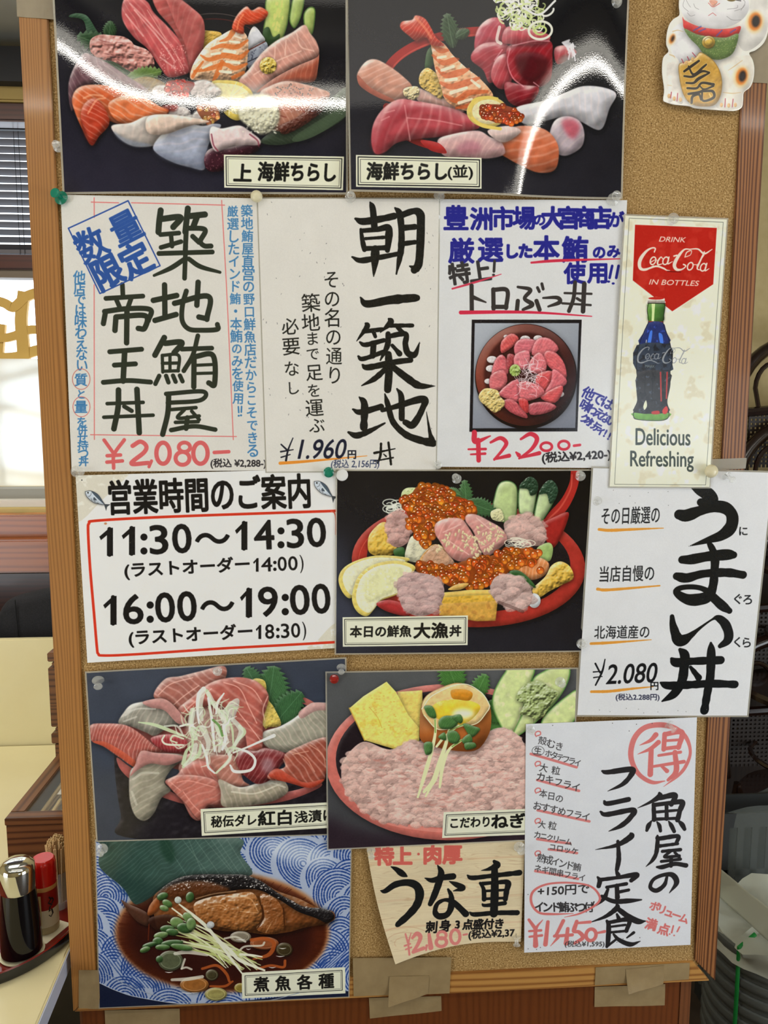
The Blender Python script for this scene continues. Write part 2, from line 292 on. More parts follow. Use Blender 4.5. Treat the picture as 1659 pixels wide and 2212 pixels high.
class Sheet:
    """a printed sheet: traced in picture coordinates, printed in its own flat millimetre frame"""
    def __init__(s,quad,Y,base,crop):
        s.Y=Y; s.crop=crop; q=np.array([to_board(x,y,Y) for x,y in quad]); s.q=q; s.pxq=quad
        s.x0,s.z1=q[:,0].min()-.002,q[:,1].max()+.002; s.x1,s.z0=q[:,0].max()+.002,q[:,1].min()-.002
        s.W=int((s.x1-s.x0)*PPM); s.H=int((s.z1-s.z0)*PPM)
        s.im=np.empty((s.H,s.W,3),np.float32); s.im[:]=np.array(base)/255.
        s.sc=crop[4]; a=s.m([(0,0),(100,0)]); s.u=np.hypot(*(a[1]-a[0]))/100  # canvas px per crop unit
    def m(s,p):
        p=np.asarray(p,float)[:,:2]; b=to_board_arr(s.crop[0]+p[:,0]*s.sc,s.crop[1]+p[:,1]*s.sc,s.Y)
        return np.stack([(b[:,0]-s.x0)*PPM,(s.z1-b[:,1])*PPM],1)
    def bb(s,q,pad):
        x0=max(0,int(q[:,0].min()-pad)); y0=max(0,int(q[:,1].min()-pad)); x1=min(s.W,int(q[:,0].max()+pad)+2); y1=min(s.H,int(q[:,1].max()+pad)+2)
        return (x0,y0,x1,y1) if x1>x0+1 and y1>y0+1 else None
    def put(s,b,M,col,a=1):
        x0,y0,x1,y1=b; M=(M*a)[...,None]; I=s.im[y0:y1,x0:x1]; I[:]=I*(1-M)+np.asarray(col,np.float32)*M
    def P(s,p,col,sm=1,r=14,d=.5,n=None,g=None,f=None,sp=0,ft=0,mo=None,a=1,ed=None,clip=None,k=8,hi=None):
        q=s.m(pts_of(p)); q=cr(q,k=k) if sm else q
        b=s.bb(q,3+ft*s.u*2)
        if not b: return
        x0,y0,x1,y1=b; w,h=x1-x0,y1-y0; q=q-[x0,y0]
        M=edge_mask(q,np.roll(q,-1,0),w,h)
        if ft: M=blur(M,ft*s.u)
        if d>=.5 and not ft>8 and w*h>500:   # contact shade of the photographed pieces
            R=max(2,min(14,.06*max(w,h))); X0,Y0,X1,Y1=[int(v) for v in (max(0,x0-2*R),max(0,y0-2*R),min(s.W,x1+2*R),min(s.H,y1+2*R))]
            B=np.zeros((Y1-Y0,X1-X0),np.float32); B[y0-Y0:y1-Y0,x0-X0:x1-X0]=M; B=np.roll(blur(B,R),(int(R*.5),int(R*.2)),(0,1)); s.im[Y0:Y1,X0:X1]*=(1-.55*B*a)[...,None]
        sd=int(abs(q[0,0]*7+q[0,1]*13))%9999
        C=np.empty((h,w,3),np.float32); C[:]=np.array(col)/255.
        yy,xx=np.mgrid[0:h,0:w].astype(np.float32)
        if g:
            an=math.radians(g[1]); t=xx*math.cos(an)+yy*math.sin(an); t-=t[M>.5].min() if (M>.5).any() else 0
            t/=max(1,t[M>.5].max()) if (M>.5).any() else 1; t=np.clip(t,0,1)[...,None]; C=C*(1-t)+np.array(g[0])/255.*t
        if mo:
            for c2,scl,th in (mo if isinstance(mo[0][0],(tuple,list)) else [mo]):
                t=np.clip((vnoise(h,w,max(1.5,scl*s.u),sd+1)-th)*4,0,1)[...,None]; C=C*(1-t)+np.array(c2)/255.*t
        if f:
            an=math.radians(f[0]); wv=vnoise(h,w,max(3,f[1]*s.u*4),sd+3,2)*f[1]*s.u*.9
            t=np.sin((xx*math.cos(an)+yy*math.sin(an)+wv)*2*math.pi/(f[1]*s.u)); t=np.clip(t,0,1)**2*f[2]
            c2=np.array(f[3] if len(f)>3 else (255,225,215))/255.; C=C*(1-t[...,None])+c2*t[...,None]
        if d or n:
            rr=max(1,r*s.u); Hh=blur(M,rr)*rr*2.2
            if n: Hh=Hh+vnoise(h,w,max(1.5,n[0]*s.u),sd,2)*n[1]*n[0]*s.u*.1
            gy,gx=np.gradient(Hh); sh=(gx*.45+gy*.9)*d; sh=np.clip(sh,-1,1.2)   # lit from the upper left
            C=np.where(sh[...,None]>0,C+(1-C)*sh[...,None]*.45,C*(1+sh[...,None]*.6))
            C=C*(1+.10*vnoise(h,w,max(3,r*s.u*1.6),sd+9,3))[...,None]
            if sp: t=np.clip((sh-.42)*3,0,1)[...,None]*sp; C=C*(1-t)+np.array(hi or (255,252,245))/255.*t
        if ed:
            e=np.clip(M-blur(M,max(1,ed[1]*s.u),1)**1.0*1.0,0,1); e=np.clip(e*2.2,0,1)[...,None]; C=C*(1-e)+np.array(ed[0])/255.*e
        s.put(b,M,np.clip(C,0,1),a)
    def L(s,p,w,col,sm=1,a=1,ro=0,tip=None):
        """a pen or brush stroke; points may carry their own width"""
        p=pts_of(p); ww=np.array([(t[2] if len(t)>2 else w) for t in p],float)*s.u; q=s.m(p)
        z=np.column_stack([q,ww]); z=cr(z,False,10) if (sm and len(z)>2) else z
        seg=np.hypot(*np.diff(z[:,:2],axis=0).T); L=np.concatenate([[0],np.cumsum(seg)]); 
        if L[-1]<=0: return
        st=max(.6,np.median(z[:,2])*.15); t=np.linspace(0,L[-1],int(L[-1]/st)+2); z=np.column_stack([np.interp(t,L,z[:,i]) for i in range(3)])
        if ro: z[:,2]*=1+ro*np.interp(np.arange(len(z)),np.arange(0,len(z)+8,4),RNG.randn(len(range(0,len(z)+8,4))))
        b=s.bb(z,z[:,2].max()/2+2)
        if not b: return
        x0,y0,x1,y1=b; M=np.zeros((y1-y0,x1-x0),np.float32)
        for x,y,wd in z:
            R=max(.35,wd/2); ax=int(max(x0,x-R-1)); bx=int(min(x1,x+R+2)); ay=int(max(y0,y-R-1)); by=int(min(y1,y+R+2))
            if bx<=ax or by<=ay: continue
            D=np.sqrt((np.arange(ax,bx)[None]+.5-x)**2+(np.arange(ay,by)[:,None]+.5-y)**2)
            m=np.clip(R+.5-D,0,1)*min(1,wd/.7); V=M[ay-y0:by-y0,ax-x0:bx-x0]; np.maximum(V,m,out=V)
        s.put(b,M,np.array(col)/255.,a)
    def LL(s,many,w,col,**k):
        for p in many.split(';'):
            if p.strip(): s.L(p,w,col,**k)
    def E(s,x,y,rx,ry,col,rot=0,**k):
        t=np.linspace(0,2*math.pi,64 if rx>60 else 24,endpoint=False); c,n=math.cos(math.radians(rot)),math.sin(math.radians(rot))
        s.P([(x+rx*math.cos(u)*c-ry*math.sin(u)*n,y+rx*math.cos(u)*n+ry*math.sin(u)*c) for u in t],col,sm=0,**k)
    def O(s,x,y,rx,ry,w,col,a0=0,a1=360,rot=0,**k):
        c,n=math.cos(math.radians(rot)),math.sin(math.radians(rot)); t=np.radians(np.linspace(a0,a1,max(6,int(abs(a1-a0)/10))))
        s.L([(x+rx*math.cos(u)*c-ry*math.sin(u)*n,y+rx*math.cos(u)*n+ry*math.sin(u)*c) for u in t],w,col,**k)
    def roe(s,x,y,r,col=(214,92,20)):
        c=np.array(col)
        s.E(x,y,r,r,tuple(c*.72),d=0); s.E(x,y+r*.12,r*.82,r*.8,tuple(c),d=0); s.E(x+r*.15,y+r*.4,r*.5,r*.36,tuple(np.minimum(255,c*1.1+[25,50,20])),d=0,a=.75,ft=r*.1)
        s.E(x-r*.25,y-r*.38,r*.2,r*.16,(255,240,215),d=0,a=.95)
    def _ink(s,A,B,col,w,a):
        b=s.bb(np.vstack([A,B]),3+w)
        if not b: return
        x0,y0,x1,y1=b; M=edge_mask(A-[x0,y0],B-[x0,y0],x1-x0,y1-y0)
        w=max(0,w-.6)
        if w>0:
            R=int(math.ceil(w)); Z=M.copy(); h,ww=M.shape; Pd=np.pad(M,R)
            for dy in range(-R,R+1):
                for dx in range(-R,R+1):
                    dd=math.hypot(dx,dy)
                    if 0<dd<=w+.99: Z=np.maximum(Z,Pd[R+dy:R+dy+h,R+dx:R+dx+ww]*min(1,w+1-dd))
            M=Z
        s.put(b,M,np.array(col)/255.,a)
    def T(s,txt,bl,br,h,col=(28,28,26),w=0,lean=0,a=1):
        """a printed line whose ink box spans bl..br and is h high"""
        A,B=glyph(txt); al=np.vstack([A,B]); mn,mx=al.min(0),al.max(0)
        bl=np.array(bl,float); br=np.array(br,float); u=br-bl; up=np.array([u[1],-u[0]])/np.hypot(*u)*h+u/np.hypot(*u)*lean
        f=lambda V:s.m(bl+((V[:,:1]-mn[0])/(mx[0]-mn[0]))*u+((V[:,1:]-mn[1])/(mx[1]-mn[1]))*up)
        s._ink(f(A),f(B),col,w*s.u,a)
    def C(s,txt,p0,p1,size,col=(28,28,26),w=0,rot=0,sx=1,jit=.0,a=1,lean=0):
        """hand lettered characters set one by one from centre p0 to centre p1"""
        n=len(txt); r=math.radians(rot)
        for i,c in enumerate(txt):
            if c==' ': continue
            t=i/max(1,n-1); sz=size if not isinstance(size,tuple) else size[0]+(size[1]-size[0])*t
            cx=p0[0]+(p1[0]-p0[0])*t; cy=p0[1]+(p1[1]-p0[1])*t
            A,B=glyph(c); rr=r+RNG.randn()*jit*.12; ss=sz*(1+RNG.randn()*jit*.25); co,si=math.cos(rr),math.sin(rr)
            if ord(c)>0x2000: cen=np.array([.5,.38])
            else: al=np.vstack([A,B]); cen=(al.min(0)+al.max(0))/2
            def f(V):
                V=(V-cen)*ss; X=V[:,0]*sx+V[:,1]*lean; Yv=-V[:,1]; return s.m(np.stack([cx+X*co-Yv*si,cy+X*si+Yv*co],1))
            s._ink(f(A),f(B),col,w*s.u,a)
    def plate(s,c4,inner=10):
        """cream caption plate with a ruled border"""
        c=np.array(pts_of(c4),float); s.P(c,(231,229,202),sm=0,d=0); m=c.mean(0)
        v=c+np.array([[inner,inner],[-inner,inner],[-inner,-inner],[inner,-inner]]); s.L(list(map(tuple,np.vstack([v,v[:1]]))),4.5,(24,24,26),sm=0)
        i2=inner+9; v=c+np.array([[i2,i2],[-i2,i2],[-i2,-i2],[i2,-i2]]); s.L(list(map(tuple,np.vstack([v,v[:1]]))),1.8,(24,24,26),sm=0)
    def grain(s,a=.012,sc=3):
        s.im+=(vnoise(s.H,s.W,sc,5,2)*a)[...,None]
        s.im+=(vnoise(s.H,s.W,60,8,2)*a*.8)[...,None]
    def tone(s,sat=.85,gm=1.1,k=1.):
        l=s.im.mean(2,keepdims=True); s.im[:]=np.clip(l+(s.im-l)*sat,0,1)**gm*k
    def image(s,name):
        c=np.clip(lin(np.clip(s.im,0,1))/INK_GAIN,0,.93); c=srgb(c)
        im=bpy.data.images.new(name,s.W,s.H,alpha=False); px=np.ones((s.H,s.W,4),np.float32); px[...,:3]=c[::-1]
        im.pixels.foreach_set(px.ravel()); im.update(); im.pack(); return im
K=(27,27,25)

# ---------------------------------------------------------------- the lettered sheets
def sheet_tuna_king():
    s=Sheet([(131,420.5),(557.5,429),(576,1016),(155,1019)],-.0015,(214,211,205),(120,410,0,0,.27728)); M=(42,48,39)
    R=(214,118,116); s.LL("300,62 301,215;300,740 302,1945;278,95 490,101;592,101 1318,122;1295,85 1340,900 1386,1946;272,1908 1410,1922",8,R)
    s.LL("820,162 808,250 802,330;828,228 975,216 918,292;1032,148 1012,330;1052,206 1165,194;1108,200 1075,288",48,M)
    s.LL("818,350 962,338;900,345 908,440;822,450 978,405",36,M)
    s.LL("1020,300 1165,312 1130,400 1160,438 1212,440;1020,300 1012,470;1070,365 1118,410",40,M)
    s.LL("806,497 1222,486;1015,440 1006,690",38,M); s.L("1000,545,38 900,610,38 768,668,22",36,M); s.L("1040,540,38 1130,600,38 1282,644,24",36,M)
    s.LL("850,742 853,985;762,862 945,824;775,1018 940,972;928,885 1192,832 1180,1010;1178,1005 1118,992;1112,722 1102,900",44,M); s.L("1020,790 990,900 988,1020 1040,1085 1140,1095 1260,1088 1262,1050",40,M)
    s.LL("848,1152 775,1288;855,1196 985,1190 925,1270",46,M); s.LL("832,1292 836,1420;832,1290 958,1290 956,1412;832,1352 956,1350;836,1414 958,1410;892,1290 892,1410",27,M)
    s.LL("808,1450 778,1512;862,1450 880,1500;916,1448 936,1495;970,1448 990,1492",36,M)
    s.LL("1110,1138 1070,1290 1000,1410;985,1242 1218,1234",38,M); s.LL("1080,1305 1078,1535;1085,1300 1228,1292 1240,1512 1195,1505",44,M); s.LL("1085,1368 1218,1362;1085,1432 1222,1428",26,M)
    s.LL("862,1590 1150,1572 1128,1640 875,1660",36,M); s.L("882,1592 875,1740 835,1905",44,M); s.LL("905,1712 1095,1697;1005,1712 955,1778 1120,1762;1062,1725 1120,1790;935,1812 1112,1806",30,M); s.L("1028,1775 1018,1860",40,M); s.L("902,1872 1080,1842 1245,1868",38,M)
    s.LL("520,738 524,815;392,846 680,828;475,860 498,912;590,842 562,920",38,M); s.LL("388,955 372,1042;382,948 560,926 738,934 722,1020",42,M); s.LL("470,992 462,1095;474,990 700,982 694,1078 645,1080;556,930 553,1192",44,M)
    s.LL("422,1262 670,1242;458,1366 622,1356;372,1500 560,1486 740,1498",40,M); s.L("538,1262 526,1490",46,M)
    s.LL("402,1666 682,1656;376,1772 760,1756",30,M); s.LL("490,1560 486,1700 454,1862;634,1555 652,1892",46,M); s.L("535,1688 592,1722",36,M)
    B=(46,78,150)
    s.L("100,300 565,85 815,592 345,808 100,300",11,B,sm=0)
    for p,c in [((275,425),'数'),((545,292),'量'),((400,640),'限'),((625,545),'定')]: s.C(c,p,p,275,(42,80,150),(8 if c in '数量' else 11),rot=-27,sx=.9)
    R=(206,96,98); s.LL("378,1950 458,2062;535,1948 456,2062 452,2168;402,2072 505,2066;400,2122 520,2112",30,R)
    s.L("600,1995 660,1962 706,1995 690,2045 590,2132 722,2128",36,R); s.L("748,2112 728,2158",26,R); s.O(838,2052,52,82,36,R); s.O(1005,2005,44,36,32,R); s.O(990,2092,54,50,34,R); s.O(1130,2052,56,82,36,R); s.L("1238,2046 1350,2040",30,R)
    s.T("(税込 ¥2,288-)",(1210,2172),(1640,2172),78,(45,42,45),3.5)
    b=(58,118,168)
    s.C("築地鮪屋直営の野口鮮魚店だからこそできる",(1490,165),(1538,2030),103,b,3.2,jit=.25,sx=.95); s.C("厳選したインド鮪・本鮪のみを使用",(1380,170),(1425,1625),103,b,3.2,jit=.25,sx=.95); s.LL("1425,1690 1428,1735;1450,1688 1448,1732",13,b); s.E(1428,1760,8,8,b,d=0); s.E(1446,1757,8,8,b,d=0)
    s.C("他店では味わえない",(185,680),(205,1365),108,b,3.4,jit=.25,sx=.92); s.C("質",(198,1480),(198,1480),105,b,3.6); s.C("と",(200,1592),(200,1592),80,b,3.4); s.C("量",(198,1690),(198,1690),105,b,3.6); s.C("を併せ持つ丼",(206,1808),(218,2115),88,b,3.4,jit=.2)
    s.O(200,1475,68,80,6,(190,110,100)); s.O(202,1690,66,78,6,(200,110,105)); s.grain(); return s
def sheet_morning():
    s=Sheet([(557,429),(948,431),(941,1016),(576,1019)],-.003,(216,213,207),(550,410,0,0,.27572))
    for p in ["790,228,20 850,250,55 1000,228,50 1092,208,52","905,100,14 925,150,50 938,290,55","832,312,22 845,400,40 860,470,38","845,322,35 960,312,40 1045,300,56 1050,380,56 1040,475,44","870,384,24 1015,374,26","862,462,40 1035,455,38","765,528,16 830,555,44 960,535,42 1115,505,36","945,470,66 942,560,62 932,680,8","1100,145,16 1135,190,52 1150,330,50 1145,480,52 1110,660,14","1140,205,50 1240,170,52 1290,185,66 1302,260,66 1288,560,66 1250,630,58","1215,600,12 1270,622,50","1150,302,46 1255,292,44","1150,426,40 1255,412,36",
      "830,845,14 880,895,56 1060,865,66 1230,850,66 1272,848,50","870,1048,18 880,1075,46 800,1185,8","865,1110,36 1000,1094,36","930,1110,34 945,1150,30","1050,1012,16 1065,1040,50 985,1118,8","1050,1065,34 1235,1064,32","1120,1078,34 1160,1120,36","825,1195,16 870,1215,38 1012,1180,36","932,1205,46 925,1300,50","812,1305,16 850,1325,38 1012,1270,36","1045,1130,40 1040,1220,46 985,1335,14","1045,1150,38 1180,1130,46 1180,1210,46 1200,1280,52 1255,1290,46 1292,1195,6","1078,1220,26 1135,1285,44",
      "845,1372,16 890,1392,50 1100,1350,46 1222,1335,46","1048,1290,56 1052,1420,62 1042,1565,62","1030,1400,44 940,1480,44 838,1535,8","1090,1395,50 1200,1480,62 1290,1535,56 1412,1538,6",
      "820,1625,14 860,1680,60 855,1860,60","770,1720,16 830,1742,48 990,1700,46","735,1900,20 800,1925,52 900,1890,42 1020,1828,14","1000,1728,34 1100,1700,42 1318,1640,60 1312,1720,52 1240,1840,58 1180,1822,46","1115,1560,14 1148,1620,50 1152,1790,50","1020,1600,14 1045,1690,46 1085,1820,48 1180,1915,54 1290,1960,60 1400,1985,62","1395,1985,60 1372,1900,30 1345,1740,5",
      "938,2062,22 1100,2028,9","940,2125,12 1085,2098,14","990,1990,20 985,2080,20 965,2140,16","1048,1980,20 1058,2060,18 1068,2150,20","1010,2070,8 1030,2088,14"]: s.L(p,30,(24,25,24),ro=.05)
    for i,c in enumerate("その名の通り"): s.C(c,(602+i*5,702+i*150),(602+i*5,702+i*150),150 if c not in'名通' else 155,K,2,jit=.1,sx=.9)
    for c,x,y,z in [('築',440,885,155),('地',440,1040,150),('ま',452,1165,115),('で',455,1285,110),('足',466,1430,140),('を',465,1572,115),('運',468,1708,150),('ぶ',488,1845,130),('必',278,1070,140),('要',286,1225,150),('な',290,1400,130),('し',300,1552,115)]: s.C(c,(x,y),(x,y),z,K,2.2,rot=-4)
    s.L("200,2142,26 400,2128,22 880,2084,6",20,(222,140,52)); s.LL("208,1995,12 258,2042,16;300,1945,9 262,2040,14 246,2120,18;205,2052,14 302,2036,9;208,2096,12 278,2074,9",12,(26,28,40))
    s.T("1.960",(338,2108),(700,2104),150,(24,28,48),3.5,lean=34); s.C("円",(762,2072),(762,2072),76,(24,26,40),4); s.T("(税込 2,156円)",(596,2190),(972,2188),78,(42,52,84),2.4,lean=8)
    for i in range(70):
        x,y=RNG.uniform(60,700) if i%3 else RNG.uniform(1280,1400),RNG.uniform(90,1900)**1; s.L([(x,y),(x+RNG.uniform(-6,6),y+RNG.uniform(2,12))],RNG.uniform(1.5,4),(70,70,70))
    s.grain(); return s
def tuna_bowl(s):
    s.P("322,1018 1182,1018 1148,1892 303,1895",(22,20,26),sm=0,d=0); s.P("345,1045 1160,1045 1132,1865 328,1868",(170,176,186),sm=0,d=0,g=((112,116,130),60))
    s.E(746,1462,400,412,(26,14,18),d=0); s.E(744,1452,392,398,(118,48,34),d=.6,r=60,g=((48,20,22),20)); s.E(742,1458,325,340,(66,26,24),d=0,g=((36,16,18),20),ft=8)
    for x,y,r in [(480,1330,40),(470,1400,38),(450,1500,30),(740,1170,40),(840,1165,36),(1010,1600,34),(590,1150,20)]: s.E(x,y,r,r*.7,(222,214,216),n=(5,3),r=6)
    pk=[("552,1190 630,1125 690,1165 640,1230 555,1280",(206,84,84)),("650,1240 700,1170 825,1180 800,1260 690,1330",(202,100,112)),("790,1290 830,1170 930,1165 1002,1250 900,1310",(208,104,112)),("905,1260 985,1280 1050,1370 1058,1480 960,1420 885,1330",(206,92,98)),("500,1340 560,1290 610,1370 590,1460 480,1470",(206,98,106)),("470,1450 570,1410 600,1500 540,1570 465,1560",(200,100,106)),("600,1290 660,1300 650,1380 600,1400",(160,60,66)),("660,1290 770,1260 760,1400 660,1390",(214,118,128)),("770,1350 850,1270 905,1350 890,1430 780,1430",(214,112,120)),("840,1440 950,1420 930,1520 870,1590 820,1520",(208,78,82)),("960,1400 1060,1480 1040,1540 890,1600 940,1500",(204,96,106)),("880,1600 1020,1530 1030,1590 970,1670 870,1640",(206,80,84)),("530,1590 680,1480 700,1640 650,1660 600,1640",(206,98,108)),("700,1500 850,1530 890,1600 780,1650 700,1640",(212,106,114)),("560,1660 640,1640 740,1740 750,1790 620,1740",(186,80,88)),("770,1680 900,1660 985,1700 900,1750 780,1760",(180,82,92)),("690,1630 760,1650 760,1750 700,1700",(196,60,62))]
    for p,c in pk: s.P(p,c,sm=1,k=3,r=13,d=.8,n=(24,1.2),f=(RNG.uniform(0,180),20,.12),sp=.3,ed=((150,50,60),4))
    s.P("380,1600 430,1555 520,1570 545,1620 580,1660 560,1710 500,1745 440,1700 385,1650",(214,190,112),n=(22,6),r=10,d=.9,f=(60,14,.3)); s.E(660,1415,44,48,(158,184,92),n=(20,5),d=.9,r=10)
    for i in range(60):
        a=RNG.uniform(0,6.3); x,y=765+RNG.randn()*28,1460+RNG.randn()*55; l=RNG.uniform(30,75); b=a+RNG.uniform(.6,1.6)
        s.L([(x,y),(x+l*math.cos(a),y+l*math.sin(a)),(x+l*math.cos(a)+l*.7*math.cos(b),y+l*math.sin(a)+l*.7*math.sin(b))],3.2,(240,222,228),a=.85)
def sheet_toro():
    s=Sheet([(946.5,430.7),(1354,433),(1324,1011),(938,1008)],-.0024,(213,214,216),(930,410,0,0,.27582)); B=(34,36,132)
    for t,a,b,z,w in [("豊",(198,222),(198,222),205,8),("洲市場",(400,228),(732,222),188,8),("の",(852,236),(852,236),100,6),("大宮商店",(955,222),(1325,220),186,9),("が",(1450,235),(1450,235),130,7),("厳選",(240,478),(468,470),206,8),("した",(632,482),(742,480),120,9),("本鮪",(905,462),(1130,468),212,9),("のみ",(1318,490),(1430,482),108,7),("使用",(1128,655),(1310,650),172,8)]: s.C(t,a,b,z,B,w)
    s.LL("1420,598 1400,690;1470,598 1452,690",22,B); s.E(1392,720,12,9,B,d=0); s.E(1428,735,12,9,B,d=0)
    s.L("788,572,16 1000,556,22 1480,542,8",16,(198,48,74)); s.C("特上",(225,655),(385,640),180,(52,50,52),8,rot=-8); s.L("500,560 495,640",22,(52,50,52)); s.E(492,668,12,10,(52,50,52),d=0); s.L("170,776,14 350,725,16 552,662,6",12,(200,60,86))
    G=(52,48,48); s.LL("320,752 322,952;490,782 492,932;490,784 598,790 590,926;490,918 592,918",34,G); s.L("330,842,34 432,882,12",22,G)
    s.L("682,762,20 780,785,32 735,852,30 795,900,36 722,940,22",30,G); s.LL("682,872 674,950;828,872 852,940",34,G); s.LL("836,768 850,798;870,738 880,778",24,G); s.L("880,848,16 990,846,30 1008,882,34 920,915,16",26,G)
    s.LL("1048,810 1258,816;1030,890 1252,904",18,G); s.LL("1130,726 1118,850 1082,950",32,G); s.L("1202,740 1192,952",38,G); s.L("1145,852 1172,868",22,G)
    s.L("235,962,30 620,958,24 900,966,18 1260,992,8",20,(202,42,72)); tuna_bowl(s)
    for t,a,b,z in [("他では",(1235,1595),(1385,1672),104),("味わえない",(1212,1690),(1420,1815),92),("クオリティ!!",(1208,1792),(1398,1930),82)]: s.C(t,a,b,z,B,4.5,rot=28)
    R=(200,52,72); s.LL("342,1900,42 352,1972,42 466,1928,12;372,1960,38 376,2118,38;296,2032,16 430,2030,22;314,2072,14 426,2066,22",30,R)
    s.LL("470,1978,20 545,1944,32 592,1982,34 560,2040,26 498,2112,20;500,2108,20 614,2082,34;668,2055,14 690,2078,34;706,1952,20 780,1912,34 832,1950,38 790,2030,30 692,2104,16;695,2100,18 850,2062,34",30,R); s.O(905,2012,44,32,22,R); s.O(1042,2000,42,33,22,R); s.L("1122,2004 1168,1998",22,R)
    s.T("(税込¥2,420-)",(875,2150),(1412,2118),92,(40,38,42),4.5); s.grain(); return s
def logo(s,ox,oy,k,col,w):
    f=lambda p:[(ox+x*k,oy+y*k)+((z[0]*k*w,) if z else ()) for x,y,*z in pts_of(p)]
    for p in ["405,372,9 412,345,9 385,342,10 345,365,16 305,415,24 290,460,24 300,500,20 345,508,12 398,478,5","292,505,5 350,502,12 420,482,12 475,498,12 500,512,8 526,514,3","556,404,10 578,398,10",
      "640,412,6 655,375,8 690,362,6 682,395,5 640,412,6","680,352,8 640,352,10 605,385,18 570,440,24 560,480,24 580,508,18 620,505,10 648,480,8 630,468,10","668,352,6 740,350,10 790,385,12 850,352,5","790,372,10 750,460,12 736,500,10 760,512,5","790,395,4 730,480,4"]: s.L(f(p),8,col)
    for x,y in [(395,440),(492,440),(682,482),(782,490)]: s.O(ox+x*k,oy+y*k,20*k,30*k,9*k*w,col,rot=22)
    for p in ["470,425,6 455,412,8 432,445,11 435,470,10 470,462,4","372,455,8 412,432,4 432,440,4","518,412,9 508,462,10 545,446,4","810,460,9 796,515,10 828,500,4","705,470,5 740,470,5"]: s.L(f(p),8,col)
def sheet_cola():
    s=Sheet([(1350.4,465.8),(1569.8,474.5),(1532,1052),(1316.8,1050.8)],-.0085,(226,224,204),(1300,440,0,0,.28025))
    s.P("170,80 970,110 835,2195 50,2190",(228,226,206),sm=0,d=0,mo=[((214,208,182),90,.25),((236,236,226),70,.3)])
    s.L("210,112 935,144 800,2168 98,2163 210,112",3,(60,66,56),sm=0); s.P("253,160 888,185 862,622 545,832 237,592",(176,32,25),sm=0,d=0,mo=((186,44,35),80,.2)); s.L("253,160 888,185 862,622 545,832 237,592 253,160",5,(240,224,206),sm=0)
    c=(242,212,198); s.T("DRINK",(440,292),(640,298),38,c,2.2,lean=12); s.T("IN BOTTLES",(364,622),(742,634),40,c,2.2,lean=12); logo(s,0,0,1,c,1.15); s.L("505,522 608,526",6,(90,14,14))
    # bottle
    s.P("362,770 482,770 488,800 484,845 474,905 482,940 500,990 524,1060 540,1150 545,1230 530,1280 528,1400 505,1520 515,1580 518,1640 480,1668 380,1672 270,1662 246,1640 252,1580 276,1520 280,1400 270,1280 272,1180 292,1080 330,980 362,905 352,845 352,800",(40,44,52),d=.4,r=40,k=5)
    s.P("362,770 484,770 488,800 482,850 474,905 366,905 354,845 352,800",(92,146,58),d=.5,r=20,k=4,g=((52,92,44),0)); s.P("385,770 412,770 408,830 404,905 385,905 388,840",(206,222,160),sm=0,d=0); s.P("248,1612 518,1612 516,1645 470,1668 380,1672 280,1664 246,1640",(104,158,66),d=.2,k=3); s.L("366,908 475,912",7,(150,40,36))
    s.P("366,915 472,915 500,990 522,1075 290,1080 330,985",(36,48,104),d=.2,k=3,mo=((52,80,176),26,.35)); s.P("372,990 392,985 376,1090 352,1092",(70,120,222),d=0); s.P("440,1000 468,1010 476,1080 455,1085",(70,120,222),d=0); s.P("352,1092 396,1088 398,1140 356,1142",(232,226,216),d=0,k=3); s.L("346,1050 340,1098",5,(230,230,230))
    s.P("272,1090 528,1090 544,1230 530,1290 272,1290",(46,56,72),d=.1,k=3,mo=((30,32,40),30,.1)); logo(s,70,860,.72,(142,146,152),.8); s.T("MARK",(336,1262),(410,1264),20,(120,130,128)); s.L("272,1290 330,1270 330,1290 520,1285",4,(24,22,24))
    s.P("280,1300 524,1300 524,1400 504,1530 512,1610 254,1610 276,1520",(38,36,38),d=.2,k=3,mo=[((66,74,88),30,.3),((22,20,22),40,.1)]); s.LL("455,1300 460,1520;506,1300 500,1500",12,(168,48,44)); s.P("470,1590 500,1560 512,1590 500,1618 474,1618",(196,50,44),d=0); s.P("388,1602 440,1596 444,1620 392,1622",(180,44,40),d=0); s.P("322,1560 342,1515 350,1560 330,1590",(220,226,196),d=0); s.LL("395,1310 390,1500;338,1310 330,1480",7,(18,18,20))
    s.L("362,770 352,820 362,905 330,980 292,1080 272,1180 270,1280 280,1400 276,1520 252,1580 246,1640 270,1662 380,1672 480,1668 518,1640 515,1580 505,1520 528,1400 530,1280 545,1230 540,1150 524,1060 482,940 474,905 488,800 482,770",4.5,(26,26,24))
    s.P("356,745 358,728 420,718 482,728 486,745 484,768 356,766",(212,206,196),d=.2,k=3); s.E(420,729,60,10,(186,40,34),d=0); s.L("356,766 486,768",6,(30,24,22))
    for i in range(12): s.L([(360+i*11,748),(361+i*11,766)],4,(50,40,36))
    s.T("Delicious",(262,1860),(682,1864),128,(44,54,44),3.2); s.T("Refreshing",(220,2062),(706,2066),158,(44,54,44),3.2)
    s.grain(.01,4); return s
